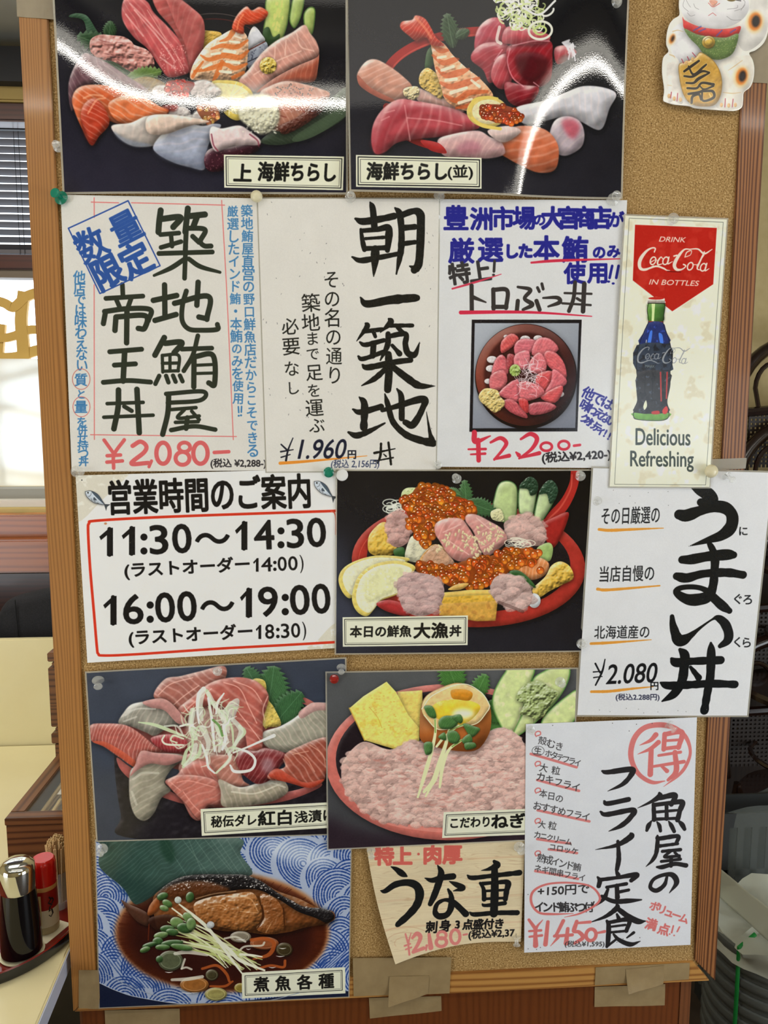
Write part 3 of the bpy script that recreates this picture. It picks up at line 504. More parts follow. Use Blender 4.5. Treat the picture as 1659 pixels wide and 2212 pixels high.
def little_fish(s,x,y,k,rot):
    f=lambda p:[(x+(a*math.cos(rot)-b*math.sin(rot))*k,y+(a*math.sin(rot)+b*math.cos(rot))*k) for a,b,*_ in pts_of(p)]
    s.P(f("-78,0 -50,-24 -5,-30 40,-14 62,-4 40,10 0,24 -50,20"),(202,212,224),d=.5,r=10); s.P(f("-50,-24 -5,-30 40,-14 62,-4 30,-6 -20,-14"),(70,84,98),d=0); s.P(f("58,-4 92,-26 84,-2 94,22"),(60,66,72),sm=0,d=0); s.L(f("-78,0 -50,-24 -5,-30 40,-14 62,-4 40,10 0,24 -50,20 -78,0"),3,(50,54,60)); s.E(*f("-60,-4")[0],5,5,(30,30,30),d=0); s.L(f("-44,-16 -38,0 -44,14"),2.5,(60,64,70)); s.P(f("-15,-4 10,2 -8,12"),(70,80,90),d=0)
    for i in range(3): s.L(f(f"{-25+i*22},{14} {-12+i*22},{20-i*4}"),2.5,(60,60,60))
def sheet_hours():
    s=Sheet([(163.5,1027),(729,1012),(727,1399.5),(189,1431.5)],-.0018,(226,225,224),(150,1005,0,0,.35564))
    s.P("30,55 330,55 345,75 200,210 75,335 38,300",(208,202,184),d=0,a=.75,k=3,mo=((224,220,206),30,.2)); s.P("1500,1070 1620,960 1640,1110 1450,1115",(206,200,178),d=0,a=.7,mo=((230,228,220),25,.1))
    s.T("営業時間のご案内",(246,300),(1462,256),206,(20,20,22),6.5); little_fish(s,160,205,1.0,.62); little_fish(s,1545,150,1.0,.72)
    r=(204,54,34); s.L("1720,272 1605,276 800,304 140,338 118,352 114,392 140,760 170,1120 178,1148 205,1158 800,1120 1605,1074 1720,1068",17,r,k=0) if 0 else s.L([(1700,274),(1590,278),(800,305),(400,322),(150,338),(120,352),(114,400),(126,620),(150,900),(168,1110),(176,1144),(205,1155),(400,1148),(900,1114),(1300,1092),(1610,1074)],17,r); s.L("1590,280 1610,290 1618,330 1618,420",8,(206,90,70))
    n=(22,22,24)
    def row(L,y0,sl,h,w):
        for c,a,b in L:
            y=lambda x:y0+sl*(x-250)
            if c=='1': m=b-h*.14; s.L([(m,y(m)-h+8,26*h/172),(m,y(m)-8,26*h/172)],26,n,sm=0); s.P([(a,y(a)-h*.70),(m,y(m)-h+1),(b-3,y(b)-h+1),(b-3,y(b)),(b-h*.23,y(b)),(b-h*.23,y(b)-h*.73),(a+h*.06,y(a)-h*.58)],n,sm=0,d=0)
            elif c==':': [s.E((a+b)/2,y(a)-h*k,h*.125,h*.125,n,d=0) for k in (.13,.62)]
            elif c=='～': s.T(c,(a,y(a)-h*.28),(b,y(b)-h*.28),h*.36,n,w)
            elif c=='(' or c==')': s.T(c,(a,y(a)+h*.22),(b,y(b)+h*.22),h*1.3,n,w*.5)
            else: s.T(c,(a,y(a)),(b,y(b)),h,n,w)
    row([('1',182,268),('1',318,402),(':',430,476),('3',494,600),('0',632,742),('～',768,972),('1',1006,1084),('4',1128,1244),(':',1262,1308),('3',1326,1424),('0',1450,1558)],551,-.0455,172,5.5)
    row([('1',206,290),('6',334,450),(':',468,514),('0',530,642),('0',664,774),('～',800,1000),('1',1036,1112),('9',1156,1268),(':',1288,1334),('0',1348,1460),('0',1480,1586)],970,-.056,176,5.5)
    row([('1',1116,1152),('4',1168,1232),(':',1240,1256),('0',1268,1320),('0',1332,1386),(')',1402,1424)],684,-.042,84,2.6); row([('1',1132,1168),('8',1192,1244),(':',1258,1274),('3',1288,1336),('0',1350,1402),(')',1418,1440)],1096,-.045,86,2.6)
    s.T("(ラストオーダー",(340,696),(1095,656),104,n,4.2); s.T("(ラストオーダー",(366,1106),(1112,1064),104,n,4.2)
    s.E(220,354,9,7,(170,90,40),d=0,a=.7); s.E(76,90,4,4,(40,40,40),d=0); s.grain(); return s
def sheet_umai():
    s=Sheet([(1280.5,1011),(1668,1021),(1613.5,1545.6),(1247,1544.4)],-.0048,(217,218,221),(1240,1000,0,0,.25317))
    for p in ["1010,212,20 1080,240,80 1140,265,110 1180,320,90 1080,335,70","895,440,84 960,448,104 1080,405,96 1190,372,96 1290,385,104 1345,450,104 1335,545,112 1260,615,92 1150,655,60 980,710,6",
      "1140,670,30 1180,740,66 1200,820,80 1195,930,74 1185,1040,80 1150,1130,96 1080,1160,104 980,1165,96 900,1130,74 868,1092,54 920,1062,46 1030,1058,44 1120,1085,52 1200,1160,80 1260,1215,84 1325,1262,56","920,825,66 1000,822,84 1150,795,88 1300,782,96 1360,785,66","872,965,64 960,980,84 1100,945,72 1300,935,74 1440,955,72",
      "832,1308,40 842,1390,66 880,1500,92 925,1510,92 990,1470,56 1080,1400,24 1175,1335,20 1225,1322,54 1285,1370,86 1318,1450,86 1308,1515,78 1245,1562,40",
      "828,1668,30 870,1700,84 1000,1690,72 1250,1682,72","735,1872,20 790,1895,72 900,1895,72 1150,1882,70 1372,1890,66","900,1590,30 940,1640,86 935,1740,92 915,1860,84 850,1965,76 748,2030,14","1165,1535,20 1168,1620,80 1160,1820,74 1135,1960,72 1110,2110,74","990,1740,30 1060,1830,60"]: s.L(p,60,(22,24,25),ro=.05)
    n=(26,27,30); s.T("その日厳選の",(230,526),(726,514),148,n,2.6,lean=10); s.T("当店自慢の",(216,1016),(678,1004),134,n,2.6,lean=8); s.T("北海道産の",(172,1502),(636,1494),112,n,2.6,lean=6)
    o=(216,148,60); s.LL("210,566,22 300,574,26 500,566,22 762,556,7;200,1076,24 300,1082,26 728,1046,12;145,1542,24 300,1534,24 655,1506,7;148,1952,24 300,1948,26 500,1924,20 670,1906,8",18,o,ro=.05)
    s.C("に",(1440,580),(1440,580),88,n,3.2); s.C("ぐろ",(1396,1160),(1482,1164),98,n,3.2); s.C("くら",(1396,1528),(1472,1532),98,n,3.2)
    s.LL("182,1712,16 222,1790,14;264,1676,10 240,1780,18 184,1896,14;165,1784,12 244,1778,8;168,1832,12 240,1822,8",12,n); s.T("2.080",(272,1888),(690,1868),165,n,4,lean=36); s.C("円",(682,1898),(682,1898),78,n,3.4); s.T("(税込2.288円)",(356,2032),(724,2030),64,(34,36,60),2.8)
    for i in range(18): s.E(RNG.uniform(40,1400),RNG.uniform(2080,2150) if i%2 else RNG.uniform(60,400),3,3,(90,90,92),d=0)
    s.grain(); return s
def sheet_fry():
    s=Sheet([(1135.7,1563.6),(1505,1549),(1490.8,2040),(1132,2057)],-.0068,(214,216,222),(1120,1540,0,0,.24111)); r=(206,112,110); n=(34,32,34)
    s.L("1310,610,10 1200,622,36 1090,560,40 1025,460,46 1005,350,50 1040,220,52 1130,130,50 1270,105,50 1400,135,46 1500,220,38 1538,350,28 1500,470,34 1430,560,30 1300,660,5",40,r,a=.95)
    s.LL("1228,195,50 1180,245,36 1085,288,6;1252,262,46 1180,320,36 1068,368,6;1188,320,46 1180,550,52;1308,188,44 1300,325,44;1310,190,44 1460,172,52 1432,310,44;1310,248,26 1430,240,26;1312,318,36 1440,302,36;1255,380,26 1450,350,30;1212,478,26 1480,436,36;1400,350,44 1412,520,52 1340,600,30;1275,470,24 1330,520,40",40,r)
    for p in ["1262,718,24 1262,750,56 1180,800,30 1068,852,6","1270,760,46 1400,738,56 1370,820,44","1210,820,36 1216,955,46","1215,825,42 1350,808,42 1465,800,54 1445,880,46 1425,960,46","1235,888,30 1420,872,26","1230,952,32 1420,944,30","1326,815,34 1328,950,38","1190,970,16 1165,1010,44 1150,1052,30","1240,975,12 1262,1010,38 1272,1058,30","1345,970,12 1370,1010,40 1395,1062,34","1430,965,14 1465,1000,44 1488,1042,34",
      "1245,1100,20 1260,1125,42 1425,1105,42 1415,1165,34","1270,1192,34 1425,1172,30","1248,1130,40 1235,1250,42 1200,1320,34 1142,1376,6","1290,1240,32 1450,1225,34","1362,1240,30 1310,1290,30 1440,1280,30","1400,1250,26 1440,1290,30","1280,1330,30 1450,1310,30","1368,1290,36 1366,1370,38","1240,1380,20 1290,1380,44 1400,1352,40 1500,1366,46",
      "1330,1465,26 1305,1540,40 1235,1590,46 1180,1560,36 1210,1490,36 1300,1450,38 1380,1452,50 1415,1520,50 1350,1612,6","750,520,20 800,530,46 1010,505,56 1005,560,50 930,640,40 800,700,6","768,790,20 800,812,46 985,775,46","735,885,20 790,910,46 1025,870,52 1000,940,52 920,1010,46 810,1060,8","1005,1080,20 1005,1110,60 880,1185,40 690,1225,5","890,1150,30 898,1300,46 882,1400,40",
      "870,1405,14 892,1450,46","708,1470,18 728,1500,42 718,1550,42","725,1495,40 880,1475,36 1055,1450,52 1010,1500,40","790,1560,30 965,1530,34","880,1545,40 885,1650,46","890,1605,32 985,1585,30","800,1580,28 765,1660,42 695,1725,8","745,1640,30 850,1685,44 980,1682,48 1100,1672,14",
      "875,1710,10 880,1745,50 780,1820,36 630,1878,4","880,1745,40 980,1820,56 1070,1865,56 1138,1862,10","880,1800,20 895,1835,36","790,1860,26 806,1900,44 800,2040,46 790,2090,30","805,1875,36 985,1850,46 965,1950,40","830,1912,22 955,1896,24","830,1962,26 960,1950,26","800,2082,24 880,2020,24","850,1980,20 900,2030,40 1000,2070,46 1088,2042,8","1030,1965,30 970,2010,16"]: s.L(p,40,n,ro=.04)
    for p in ["110,366 300,420 520,486","168,600 350,650 542,698","172,872 400,922 635,972","168,1130 300,1150 462,1170","272,1222 400,1236 524,1256","150,1416 350,1450 532,1486"]: s.L(p,24,r,a=.9)
    for y in (185,455,695,968,1258): s.L([(168,y+18),(195,y+6),(192,y-18),(165,y-20),(148,y),(158,y+24)],11,r)
    q=(44,42,44)
    for t,a,b,z,w in [("殻むき",(215,248),(365,298),84,2),("生",(172,338),(172,338),70,2.4),("ホタテフライ",(268,362),(530,448),72,2.2),("大粒",(225,490),(335,515),82,2.2),("カキフライ",(200,572),(515,665),84,2.4),("本日の",(222,722),(366,766),76,2),("おすすめフライ",(170,832),(605,930),82,2.2),("大粒",(210,1000),(305,1010),72,2.2),("カニクリーム",(170,1092),(450,1155),68,2.4),("コロッケ",(305,1200),(505,1238),64,2.4),("熟成インド鮪",(205,1300),(525,1380),84,2.2),("ネギ間串フライ",(175,1392),(570,1475),70,2.2),("インド鮪ぶつ付",(185,1735),(630,1738),96,4.4)]: s.C(t,a,b,z,q,w,rot=8 if z<90 else -3,jit=.15)
    s.T("+150円で",(172,1642),(630,1615),84,q,3.6,lean=8); s.L("675,1690 655,1745",12,q); s.O(175,338,54,42,4,q)
    s.L("490,1795,6 300,1800,22 180,1785,22 115,1700,24 130,1600,24 250,1535,20 450,1520,18 640,1550,18 725,1640,22 700,1710,22 560,1790,20 410,1828,5",20,r)
    s.LL("92,1850,26 150,1930,36;215,1852,8 155,1935,30 152,2080,50;95,1952,22 200,1945,26;98,2002,22 208,1990,26;262,1870,34 240,2070,44;352,2010,30 285,2085,5;400,1860,36 340,1980,32 330,1995,30 480,1985,32;440,1930,34 425,2060,46;518,1880,34 500,1945,32;520,1865,34 490,1950,30 540,1960,36 575,2010,40 500,2060,30;520,1880,24 640,1870,30;705,1968,22 770,1955,30",30,r); s.O(648,1985,44,52,34,r,rot=15)
    s.T("(税込¥1,595)",(412,2100),(765,2100),62,q,2.6,lean=6); s.C("ボリューム",(1218,1730),(1480,1838),92,r,5.5,rot=18); s.C("満点",(1188,1890),(1300,1935),110,r,6,rot=16); s.LL("1385,1905 1370,1965;1440,1915 1420,1955",16,r); s.E(1352,1978,8,7,r,d=0); s.E(1392,1990,8,7,r,d=0)
    for x,y in [(840,90),(1055,100),(305,110),(990,160),(1195,92),(85,2110),(160,2115),(195,2098),(880,2050),(935,2020),(1085,2010),(85,1625)]: s.E(x,y,4,4,(60,58,60),d=0)
    s.grain(); return s
def sheet_eel():
    s=Sheet([(791,1826),(1134,1812),(1125,2034),(853,2073)],-.0026,(218,202,168),(760,1800,0,0,.24111))
    s.im[:]=s.im+0; h,w=s.H,s.W; yy=np.mgrid[0:h,0:w][0]; nz=vnoise(h,w,(240,26),3,3)*16; st=np.clip(np.sin((yy+nz*2.2+np.linspace(0,6,w)[None])*2*math.pi/(9+0*yy)),0,1)**3*(.5+.5*vnoise(h,w,(200,40),9))
    s.im=s.im*(1-st[...,None]*.42)+np.array([.66,.50,.34])*st[...,None]*.42; s.im*=1+.05*vnoise(h,w,(300,50),4)[...,None]
    s.im=s.im.astype(np.float32)
    for y0,c in [(215,(206,160,120)),(800,(205,160,124)),(560,(206,164,128))]: s.L([(150,y0+60),(600,y0+20),(1000,y0+14),(1530,y0-10)],22,c,a=.28)
    for r_ in (60,110,170): s.O(470,960,r_*1.5,r_*.8,8,(196,150,112),a0=150,a1=330,a=.4)
    r=(204,98,88); s.C("特上",(290,200),(455,200),178,r,11); s.E(597,185,12,12,r,d=0); s.C("肉厚",(722,190),(900,188),178,r,11)
    for p in ["352,298,10 400,322,44 450,360,56 492,384,16","258,512,10 300,515,46 390,458,62 500,440,66 580,470,76 608,545,76 580,640,72 500,730,66 420,795,56 400,812,20","655,400,10 720,420,50 820,395,58 905,385,62","768,285,10 800,350,56 780,440,66 740,550,62 702,630,46","875,430,10 940,460,52 992,490,56 910,515,10","862,500,20 890,560,52 888,660,60 850,725,58 780,738,60 745,700,46 765,630,40 830,595,36 900,610,50 960,660,60 1020,720,62",
      "1275,250,30 1300,285,66 1230,318,34 1160,332,6","1035,375,14 1080,398,46 1250,380,44 1500,352,52","1278,300,60 1280,500,74 1272,720,74","1150,445,24 1180,500,40 1185,590,46","1170,450,40 1290,440,36 1395,440,56 1385,520,50 1375,590,46","1190,516,26 1380,506,26","1190,586,30 1375,578,26","1168,632,14 1200,645,34 1370,625,42","1055,705,14 1100,725,46 1280,712,44 1480,710,54"]: s.L(p,50,(26,27,27),ro=.04)
    n=(30,28,28); s.C("刺身",(715,832),(835,822),110,n,6,lean=.1); s.C("3点盛付き",(945,815),(1320,808),98,n,6,lean=.1)
    r=(212,128,122); s.LL("478,885,16 500,960,20;528,878,8 505,965,18 512,1060,20;470,985,18 520,970,16;480,1015,16 530,1000,16",18,r); s.LL("540,920,26 580,885,40 612,915,40 590,975,34 545,1040,30;550,1040,30 640,1012,36;668,990,24 662,1030,16;690,895,30 705,1010,48",30,r); s.O(805,905,38,32,28,r); s.O(800,965,46,38,32,r); s.O(925,920,42,62,30,r); s.L("1000,905 1030,900",20,r)
    s.T("(税込¥2,37",(1045,956),(1455,938),92,n,4.5,lean=6); s.grain(.008); return s
def lucky_cat():
    s=Sheet([(1420,-60),(1700,-60),(1700,250),(1420,250)],-.003,(226,222,214),(1440,0,0,0,.22601))
    G=(222,214,206); s.E(450,60,330,225,(226,224,226),d=.35,r=70)
    s.P("700,-250 900,-250 975,0 960,250 900,400 780,490 700,470 640,300 760,150 790,-60",(222,218,212),d=.3,r=60)
    s.P("40,300 150,230 300,330 380,420 340,500 280,560 200,610 110,620 60,560 30,450",(224,222,224),d=.45,r=40); s.P("0,520 60,540 120,630 150,980 60,970 0,960",(220,214,206),d=.3,r=30); s.P("500,620 780,540 820,680 790,820 720,900 690,1040 460,1020",(224,218,206),d=.3,r=50)
    for x,y,rx,ry,ro in [(840,215,62,86,8),(712,738,54,82,10),(48,380,22,48,20)]:
        s.E(x-6,y+4,rx*1.35,ry*1.25,(226,190,110),rot=ro,d=0,ft=14,a=.55); s.E(x-4,y,rx,ry,(208,112,30),rot=ro,d=0,ft=8,a=.9); s.E(x+3,y-2,rx*.62,ry*.66,(28,22,18),rot=ro,d=0,ft=7)
    s.LL("50,310,10 100,298,8 150,312,4;20,530,8 60,545,10 70,560,5;580,680,4 640,640,8 715,585,5;530,890,6 620,900,8 700,890,5;0,820,5 40,828,4",6,(196,160,96),a=.6)
    s.P("145,170 170,205 300,262 450,285 600,280 692,258 694,300 660,345 560,368 420,360 280,340 165,285 148,220",(196,44,40),d=.5,r=18); s.LL("250,300 320,262;300,310 360,285;470,350 520,300;600,320 650,290",13,(70,80,160),a=.7)
    s.P("162,282 280,335 420,360 560,366 670,330 664,420 620,520 540,568 450,578 360,540 290,450 210,370",(92,116,60),d=.5,r=20,n=(7,3),mo=((150,160,96),10,.3))
    s.E(392,412,62,60,(170,136,46),d=.8,r=14,sp=.6); s.E(392,408,42,40,(204,168,70),d=1,r=12,sp=.7,ed=((110,80,20),4)); 
    s.P("105,640 160,600 260,560 310,508 380,540 450,600 505,700 522,820 500,940 440,1015 330,1025 250,1010 180,960 130,840",(190,146,60),d=.8,r=22,n=(40,1),sp=.4,ed=((120,84,30),9))
    for p in ["160,690,30 230,640,34 300,590,30","200,640,20 250,720,30 340,650,30 370,625,26","160,735,26 240,740,30 330,690,30 400,700,24","180,800,26 250,800,30 300,760,34 400,705,24","190,850,28 280,850,30 330,800,30 440,815,34","250,800,22 290,760,30 360,720,20","200,905,30 300,890,34 350,860,20","230,990,34 240,930,34 300,910,30 320,960,26","330,880,26 340,970,28 440,940,34 430,880,34 340,880,26","400,905,14 415,935,14","300,820,20 350,860,24 440,830,26"]: s.L(p,26,(228,192,104)); 
    for p in ["160,690,22 230,640,26 300,590,22","200,640,14 250,720,22 340,650,22 370,625,18","160,735,18 240,740,22 330,690,22 400,700,16","180,800,18 250,800,22 300,760,26 400,705,16","190,850,20 280,850,22 330,800,22 440,815,26","250,800,14 290,760,22 360,720,12","200,905,22 300,890,26 350,860,12","230,990,26 240,930,26 300,910,22 320,960,18","330,880,18 340,970,20 440,940,26 430,880,26 340,880,18","300,820,12 350,860,16 440,830,18"]: s.L(p,18,(44,36,28))
    s.LL("135,572 155,612;190,550 208,588;238,512 270,550",7,(150,40,60)); s.LL("38,888 30,945;98,900 92,972;552,950 548,1030;626,955 618,1030",8,(160,40,60))
    for x,y in [(15,925),(65,950),(125,960),(515,1010),(585,1015),(648,1010),(180,610),(240,575)]: s.E(x,y,15,22,(206,164,110),d=.4,r=5)
    s.P("400,15 432,8 475,20 470,45 437,70 410,45",(222,160,138),d=.3,r=6); s.LL("390,38 435,75 498,42",5,(190,70,60)); s.LL("392,158 432,132 464,158",5,(180,90,90),sm=0)
    s.L("600,0 700,18",7,(40,34,30)); s.E(610,2,46,22,(120,100,50),d=.3,r=8); s.LL("175,0 200,50 220,78;250,45 265,80 300,100;190,130 220,162 262,152;160,10 150,70 200,120;670,60 660,85 570,98;740,55 710,90 640,115;565,165 620,200 700,200;690,-10 740,30 700,110",3,(90,84,88),a=.8)
    s.grain(.008); return s

# ---------------------------------------------------------------- the food photographs
def leafy(s,x,y,L,wd,ang,col,n=9):
    """a serrated shiso leaf"""
    a=math.radians(ang); c,q=math.cos(a),math.sin(a); P=[]
    for sgn in (1,-1):
        row=[]
        for i in range(n+1):
            t=i/n; w=wd*math.sin(math.pi*min(1,.08+t*.92))**.7
            row+=[(t*L,sgn*w*.78),(t*L+L/n*.6,sgn*w*1.1)]
        P+=row if sgn>0 else row[::-1]
    s.P([(x+u*c-v*q,y+u*q+v*c) for u,v in P],col,sm=0,r=8,d=.6,f=(ang+60,12,.16,(150,180,120)))
    s.L([(x,y),(x+L*c,y+L*q)],4,tuple(min(255,k+40) for k in col),a=.7)
def scatter(poly,n,seed):
    r=np.random.RandomState(seed); q=np.array(pts_of(poly)); out=[]; x0,y0=q.min(0); x1,y1=q.max(0)
    while len(out)<n:
        x,y=r.uniform(x0,x1),r.uniform(y0,y1); c=False; j=len(q)-1
        for i in range(len(q)):
            if (q[i,1]>y)!=(q[j,1]>y) and x<(q[j,0]-q[i,0])*(y-q[i,1])/(q[j,1]-q[i,1])+q[i,0]: c=not c
            j=i
        if c: out.append((x,y))
    return sorted(out,key=lambda t:t[1])
def roes(s,poly,n,r,seed,col=(212,92,22)):
    s.P(poly,tuple(k*.7 for k in col),d=.3)
    for x,y in scatter(poly,n,seed):
        k=RNG.uniform(.8,1.12); s.roe(x,y,r*RNG.uniform(.85,1.1),(min(255,col[0]*k),min(255,col[1]*k*RNG.uniform(.8,1.25)),col[2]*k))
def mince(s,poly,seed,n,r,col=(206,158,150)):
    s.P(poly,tuple(k*.82 for k in col),r=30,d=.4,n=(26,4))
    for i,(x,y) in enumerate(scatter(poly,n,seed)):
        k=RNG.uniform(.86,1.1); m=[(x+r*RNG.uniform(.6,1.3)*math.cos(a+.3)*1.25,y+r*RNG.uniform(.55,1.1)*math.sin(a+.3)) for a in np.linspace(0,5.5,7)]
        s.P(m,tuple(min(240,q*k) for q in col),k=4,r=r*.4,d=.42,n=(r*.3,4),sp=.2,a=.7,ft=r*.06)
def slice_(s,p,c,ang=0,per=22,am=.22,**k):
    kw=dict(r=18,d=.75,n=(40,.9),f=(ang,per,am),sp=.3,ft=1.5); kw.update(k); s.P(p,c,**kw)
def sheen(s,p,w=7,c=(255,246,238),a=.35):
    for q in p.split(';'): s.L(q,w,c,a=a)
def darkbg(s,c1,c2,ang=90):
    h,w=s.H,s.W; yy,xx=np.mgrid[0:h,0:w]; t=(xx/w*math.cos(math.radians(ang))+yy/h*math.sin(math.radians(ang)))[...,None]
    s.im=((1-t)*np.array(c1)/255+t*np.array(c2)/255).astype(np.float32)*(1+.06*vnoise(h,w,90,2)[...,None])
def sheet_chirashi_deluxe():
    s=Sheet([(123,-18),(746,-18),(747.5,418),(139.5,415)],-.0024,(30,28,38),(0,0,0,0,.45811)); darkbg(s,(26,24,30),(50,48,66),105)
    s.O(1010,240,250,165,4,(110,96,90),a0=200,a1=330,a=.7); s.O(1010,250,240,150,5,(120,40,34),a0=215,a1=325,a=.6)
    s.P("1230,670 1330,600 1450,560 1560,470 1640,420 1640,545 1500,640 1380,680 1290,690",(58,72,54),d=.5,f=(120,16,.12,(120,140,110))); s.P("1400,640 1640,500 1640,545 1500,640 1400,675",(84,104,76),d=0,a=.6)
    s.P("335,95 370,78 420,90 460,150 490,200 440,250 420,180 400,110",(52,86,60),d=.8,f=(60,12,.2,(120,150,120))); leafy(s,560,250,200,52,200,(44,78,46)); leafy(s,520,200,90,34,-85,(46,76,44)); leafy(s,480,270,300,56,28,(60,96,50))
    for p,c in [("1262,0 1360,-10 1366,80 1335,190 1290,214 1243,180 1252,90",(190,208,110)),("1386,0 1436,-10 1424,80 1392,144 1366,112 1372,50",(180,202,110)),("1432,80 1460,45 1488,62 1474,170 1440,150",(176,196,104))]:
        s.P(p,c,r=16,d=.7,sp=.3,ed=((54,100,34),7)); 
    for i in range(26): s.E(RNG.uniform(1285,1335),RNG.uniform(20,160),5,10,(214,214,120),d=0,a=.8,rot=10)
    s.P("1245,150 1270,140 1290,185 1320,170 1310,215 1260,220 1240,190",(40,74,30),k=4); s.P("955,160 990,155 1045,165 1035,200 960,236",(228,184,70),n=(10,5),r=8)
    s.P("1168,200 1185,150 1205,136 1235,170 1250,205 1190,245 1170,245",(206,206,214),r=14,d=.9,sp=.5); s.P("1170,250 1250,205 1264,250 1230,300 1180,335 1162,300",(150,156,172),d=.8,r=10,mo=((70,76,96),8,.25)); s.L("1175,246 1250,206",6,(110,60,50)); s.L("1172,300 1255,262",5,(60,60,76))
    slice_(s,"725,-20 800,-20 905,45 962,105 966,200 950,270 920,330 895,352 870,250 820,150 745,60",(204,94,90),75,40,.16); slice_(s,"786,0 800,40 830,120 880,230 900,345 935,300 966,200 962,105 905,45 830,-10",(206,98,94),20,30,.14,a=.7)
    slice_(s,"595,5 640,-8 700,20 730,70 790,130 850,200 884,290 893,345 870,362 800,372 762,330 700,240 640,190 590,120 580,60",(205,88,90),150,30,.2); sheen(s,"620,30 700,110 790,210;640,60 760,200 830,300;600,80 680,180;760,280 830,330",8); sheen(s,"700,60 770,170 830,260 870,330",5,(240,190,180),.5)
    for i in range(70): x,y=RNG.uniform(760,880),RNG.uniform(220,360); s.E(x,y,3,3,(250,210,205),d=0,a=.4)
    s.P("430,230 438,195 480,175 540,178 590,184 625,205 640,222 690,240 722,270 732,320 700,345 650,360 600,335 540,300 480,290 440,262",(206,136,126),r=20,d=.9,n=(22,7)); 
    for i in range(26):
        x,y=scatter("450,200 600,200 700,260 710,320 640,330 480,270",1,i)[0]; s.L([(x-26,y-6,2),(x,y+RNG.uniform(-6,6),6),(x+26,y+6,2)],5,(170,96,92) if i%2 else (232,176,166),a=.6)
    leafy(s,600,380,170,40,-12,(92,124,50)); s.P("620,390 700,370 780,400 770,440 700,450 640,430",(160,120,60),n=(12,6),a=.8)
    # prawn
    s.P("1098,150 1150,160 1172,200 1170,280 1160,345 1140,392 1080,388 1020,392 960,385 902,380 910,322 945,262 985,215 1040,180",(238,190,150),r=26,d=.9,n=(18,3),sp=.5)
    for p in ["1100,160,26 1080,190,18 1040,205,8","1170,200,10 1120,230,22 1050,225,20 1000,240,10","1172,250,12 1130,280,24 1060,270,26 990,290,18 950,270,8","1165,310,12 1110,330,22 1060,310,20 1000,330,20 920,345,12","1050,300,20 1030,350,24 1010,388,14","1150,350,16 1100,375,18","960,300,10 930,340,14 912,370,16"]: s.L(p,18,(226,112,40),a=.75)
    for p in ["1085,205,8 1130,210,12","1060,250,14 1110,255,16","1000,265,10 1040,260,12","1070,300,12 1130,305,12","960,330,10 1000,310,12","1040,345,12 1090,350,14","1110,180,8 1140,190,8"]: s.L(p,12,(255,238,220),a=.8)
    slice_(s,"1100,150 1105,110 1130,70 1165,42 1190,60 1228,44 1266,72 1240,110 1190,128 1155,130 1150,170",(222,72,34),120,14,.2,r=12,sp=.6); s.L("1150,80 1130,110 1120,150",8,(250,150,100),a=.6)
    # right hand fish
    slice_(s,"1130,395 1180,330 1235,260 1300,205 1375,165 1436,128 1462,165 1492,205 1505,255 1480,290 1380,330 1290,380 1210,442",(212,150,134),-40,26,.22,sp=.5); s.P("1210,444 1290,380 1390,325 1490,282 1505,260 1500,330 1480,392 1390,400 1290,420",(176,86,62),r=14,d=.8,f=(20,24,.3,(220,150,120)))
    sheen(s,"1300,220 1290,300 1240,360;1350,200 1345,270;1400,170 1420,230 1480,250;1200,360 1300,300 1420,250",7,(246,214,200),.5); s.E(1266,318,40,40,(222,190,76),n=(14,8),r=12,d=.9)
    slice_(s,"1225,450 1270,415 1350,390 1440,405 1510,425 1556,448 1530,500 1470,560 1400,600 1320,625 1260,600 1230,540",(190,122,98),-30,30,.2,sp=.5); s.P("1320,600 1400,560 1500,480 1540,470 1520,530 1430,600 1340,640",(96,42,30),d=.6,a=.85,n=(12,5))
    for x,y in scatter("1300,420 1380,400 1500,430 1420,500 1300,500",70,5): s.E(x,y,3.5,3,(60,34,30),d=0,a=.85)
    s.LL("1330,470 1400,500 1440,540;1380,430 1440,470 1500,480;1280,540 1350,560",6,(150,70,56),a=.7)
    # lemon, roe, scallops
    s.P("1000,395 1060,386 1130,395 1182,430 1196,470 1170,540 1120,575 1060,540 1020,460",(222,196,84),r=12,d=.5); s.P("1010,408 1070,402 1130,412 1170,440 1178,475 1150,530 1110,545 1060,500",(232,222,164),d=.4,r=8)
    for a in range(8): s.L([(1085,470),(1085+90*math.cos(a*.4-1.2),470+80*math.sin(a*.4-1.2))],4,(246,240,206),a=.7)
    for x,y,r in [(765,440,46),(960,430,64),(850,545,52),(905,580,46),(960,560,52),(1010,440,36),(1040,500,50)]: s.E(x,y,r,r*.72,(220,208,204),r=12,d=.9,n=(16,3),sp=.6,a=.95,ft=3)
    roes(s,"790,395 850,388 920,400 890,450 830,475 795,450",34,15,3,(206,40,28)); s.P("770,505 840,500 830,530 780,530",(190,60,50),ft=4,a=.8); roes(s,"930,505 1010,500 1040,560 990,590 950,560",10,14,9,(224,130,84))
    # salmon and purple fish
    slice_(s,"405,262 450,275 520,310 610,370 690,420 700,450 620,430 520,405 430,405 370,440 345,530 330,470 332,390 365,310",(112,74,84),140,30,.15,sp=.5)
    slice_(s,"365,430 420,408 520,412 640,440 740,500 800,530 740,585 640,600 560,590 510,580 470,640 435,690 395,620 360,540 345,480",(222,100,50),-55,34,.3); slice_(s,"400,500 450,470 500,520 520,590 470,650 436,688 405,620 385,560",(196,62,34),-60,22,.25); slice_(s,"520,490 640,450 760,510 790,540 700,585 600,590 540,560",(232,120,66),-65,28,.35)
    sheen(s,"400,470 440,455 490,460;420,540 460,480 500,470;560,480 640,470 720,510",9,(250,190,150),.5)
    s.P("385,560 400,640 440,690 470,640 440,670 410,620",(120,30,24),d=0,a=.6,ft=4)
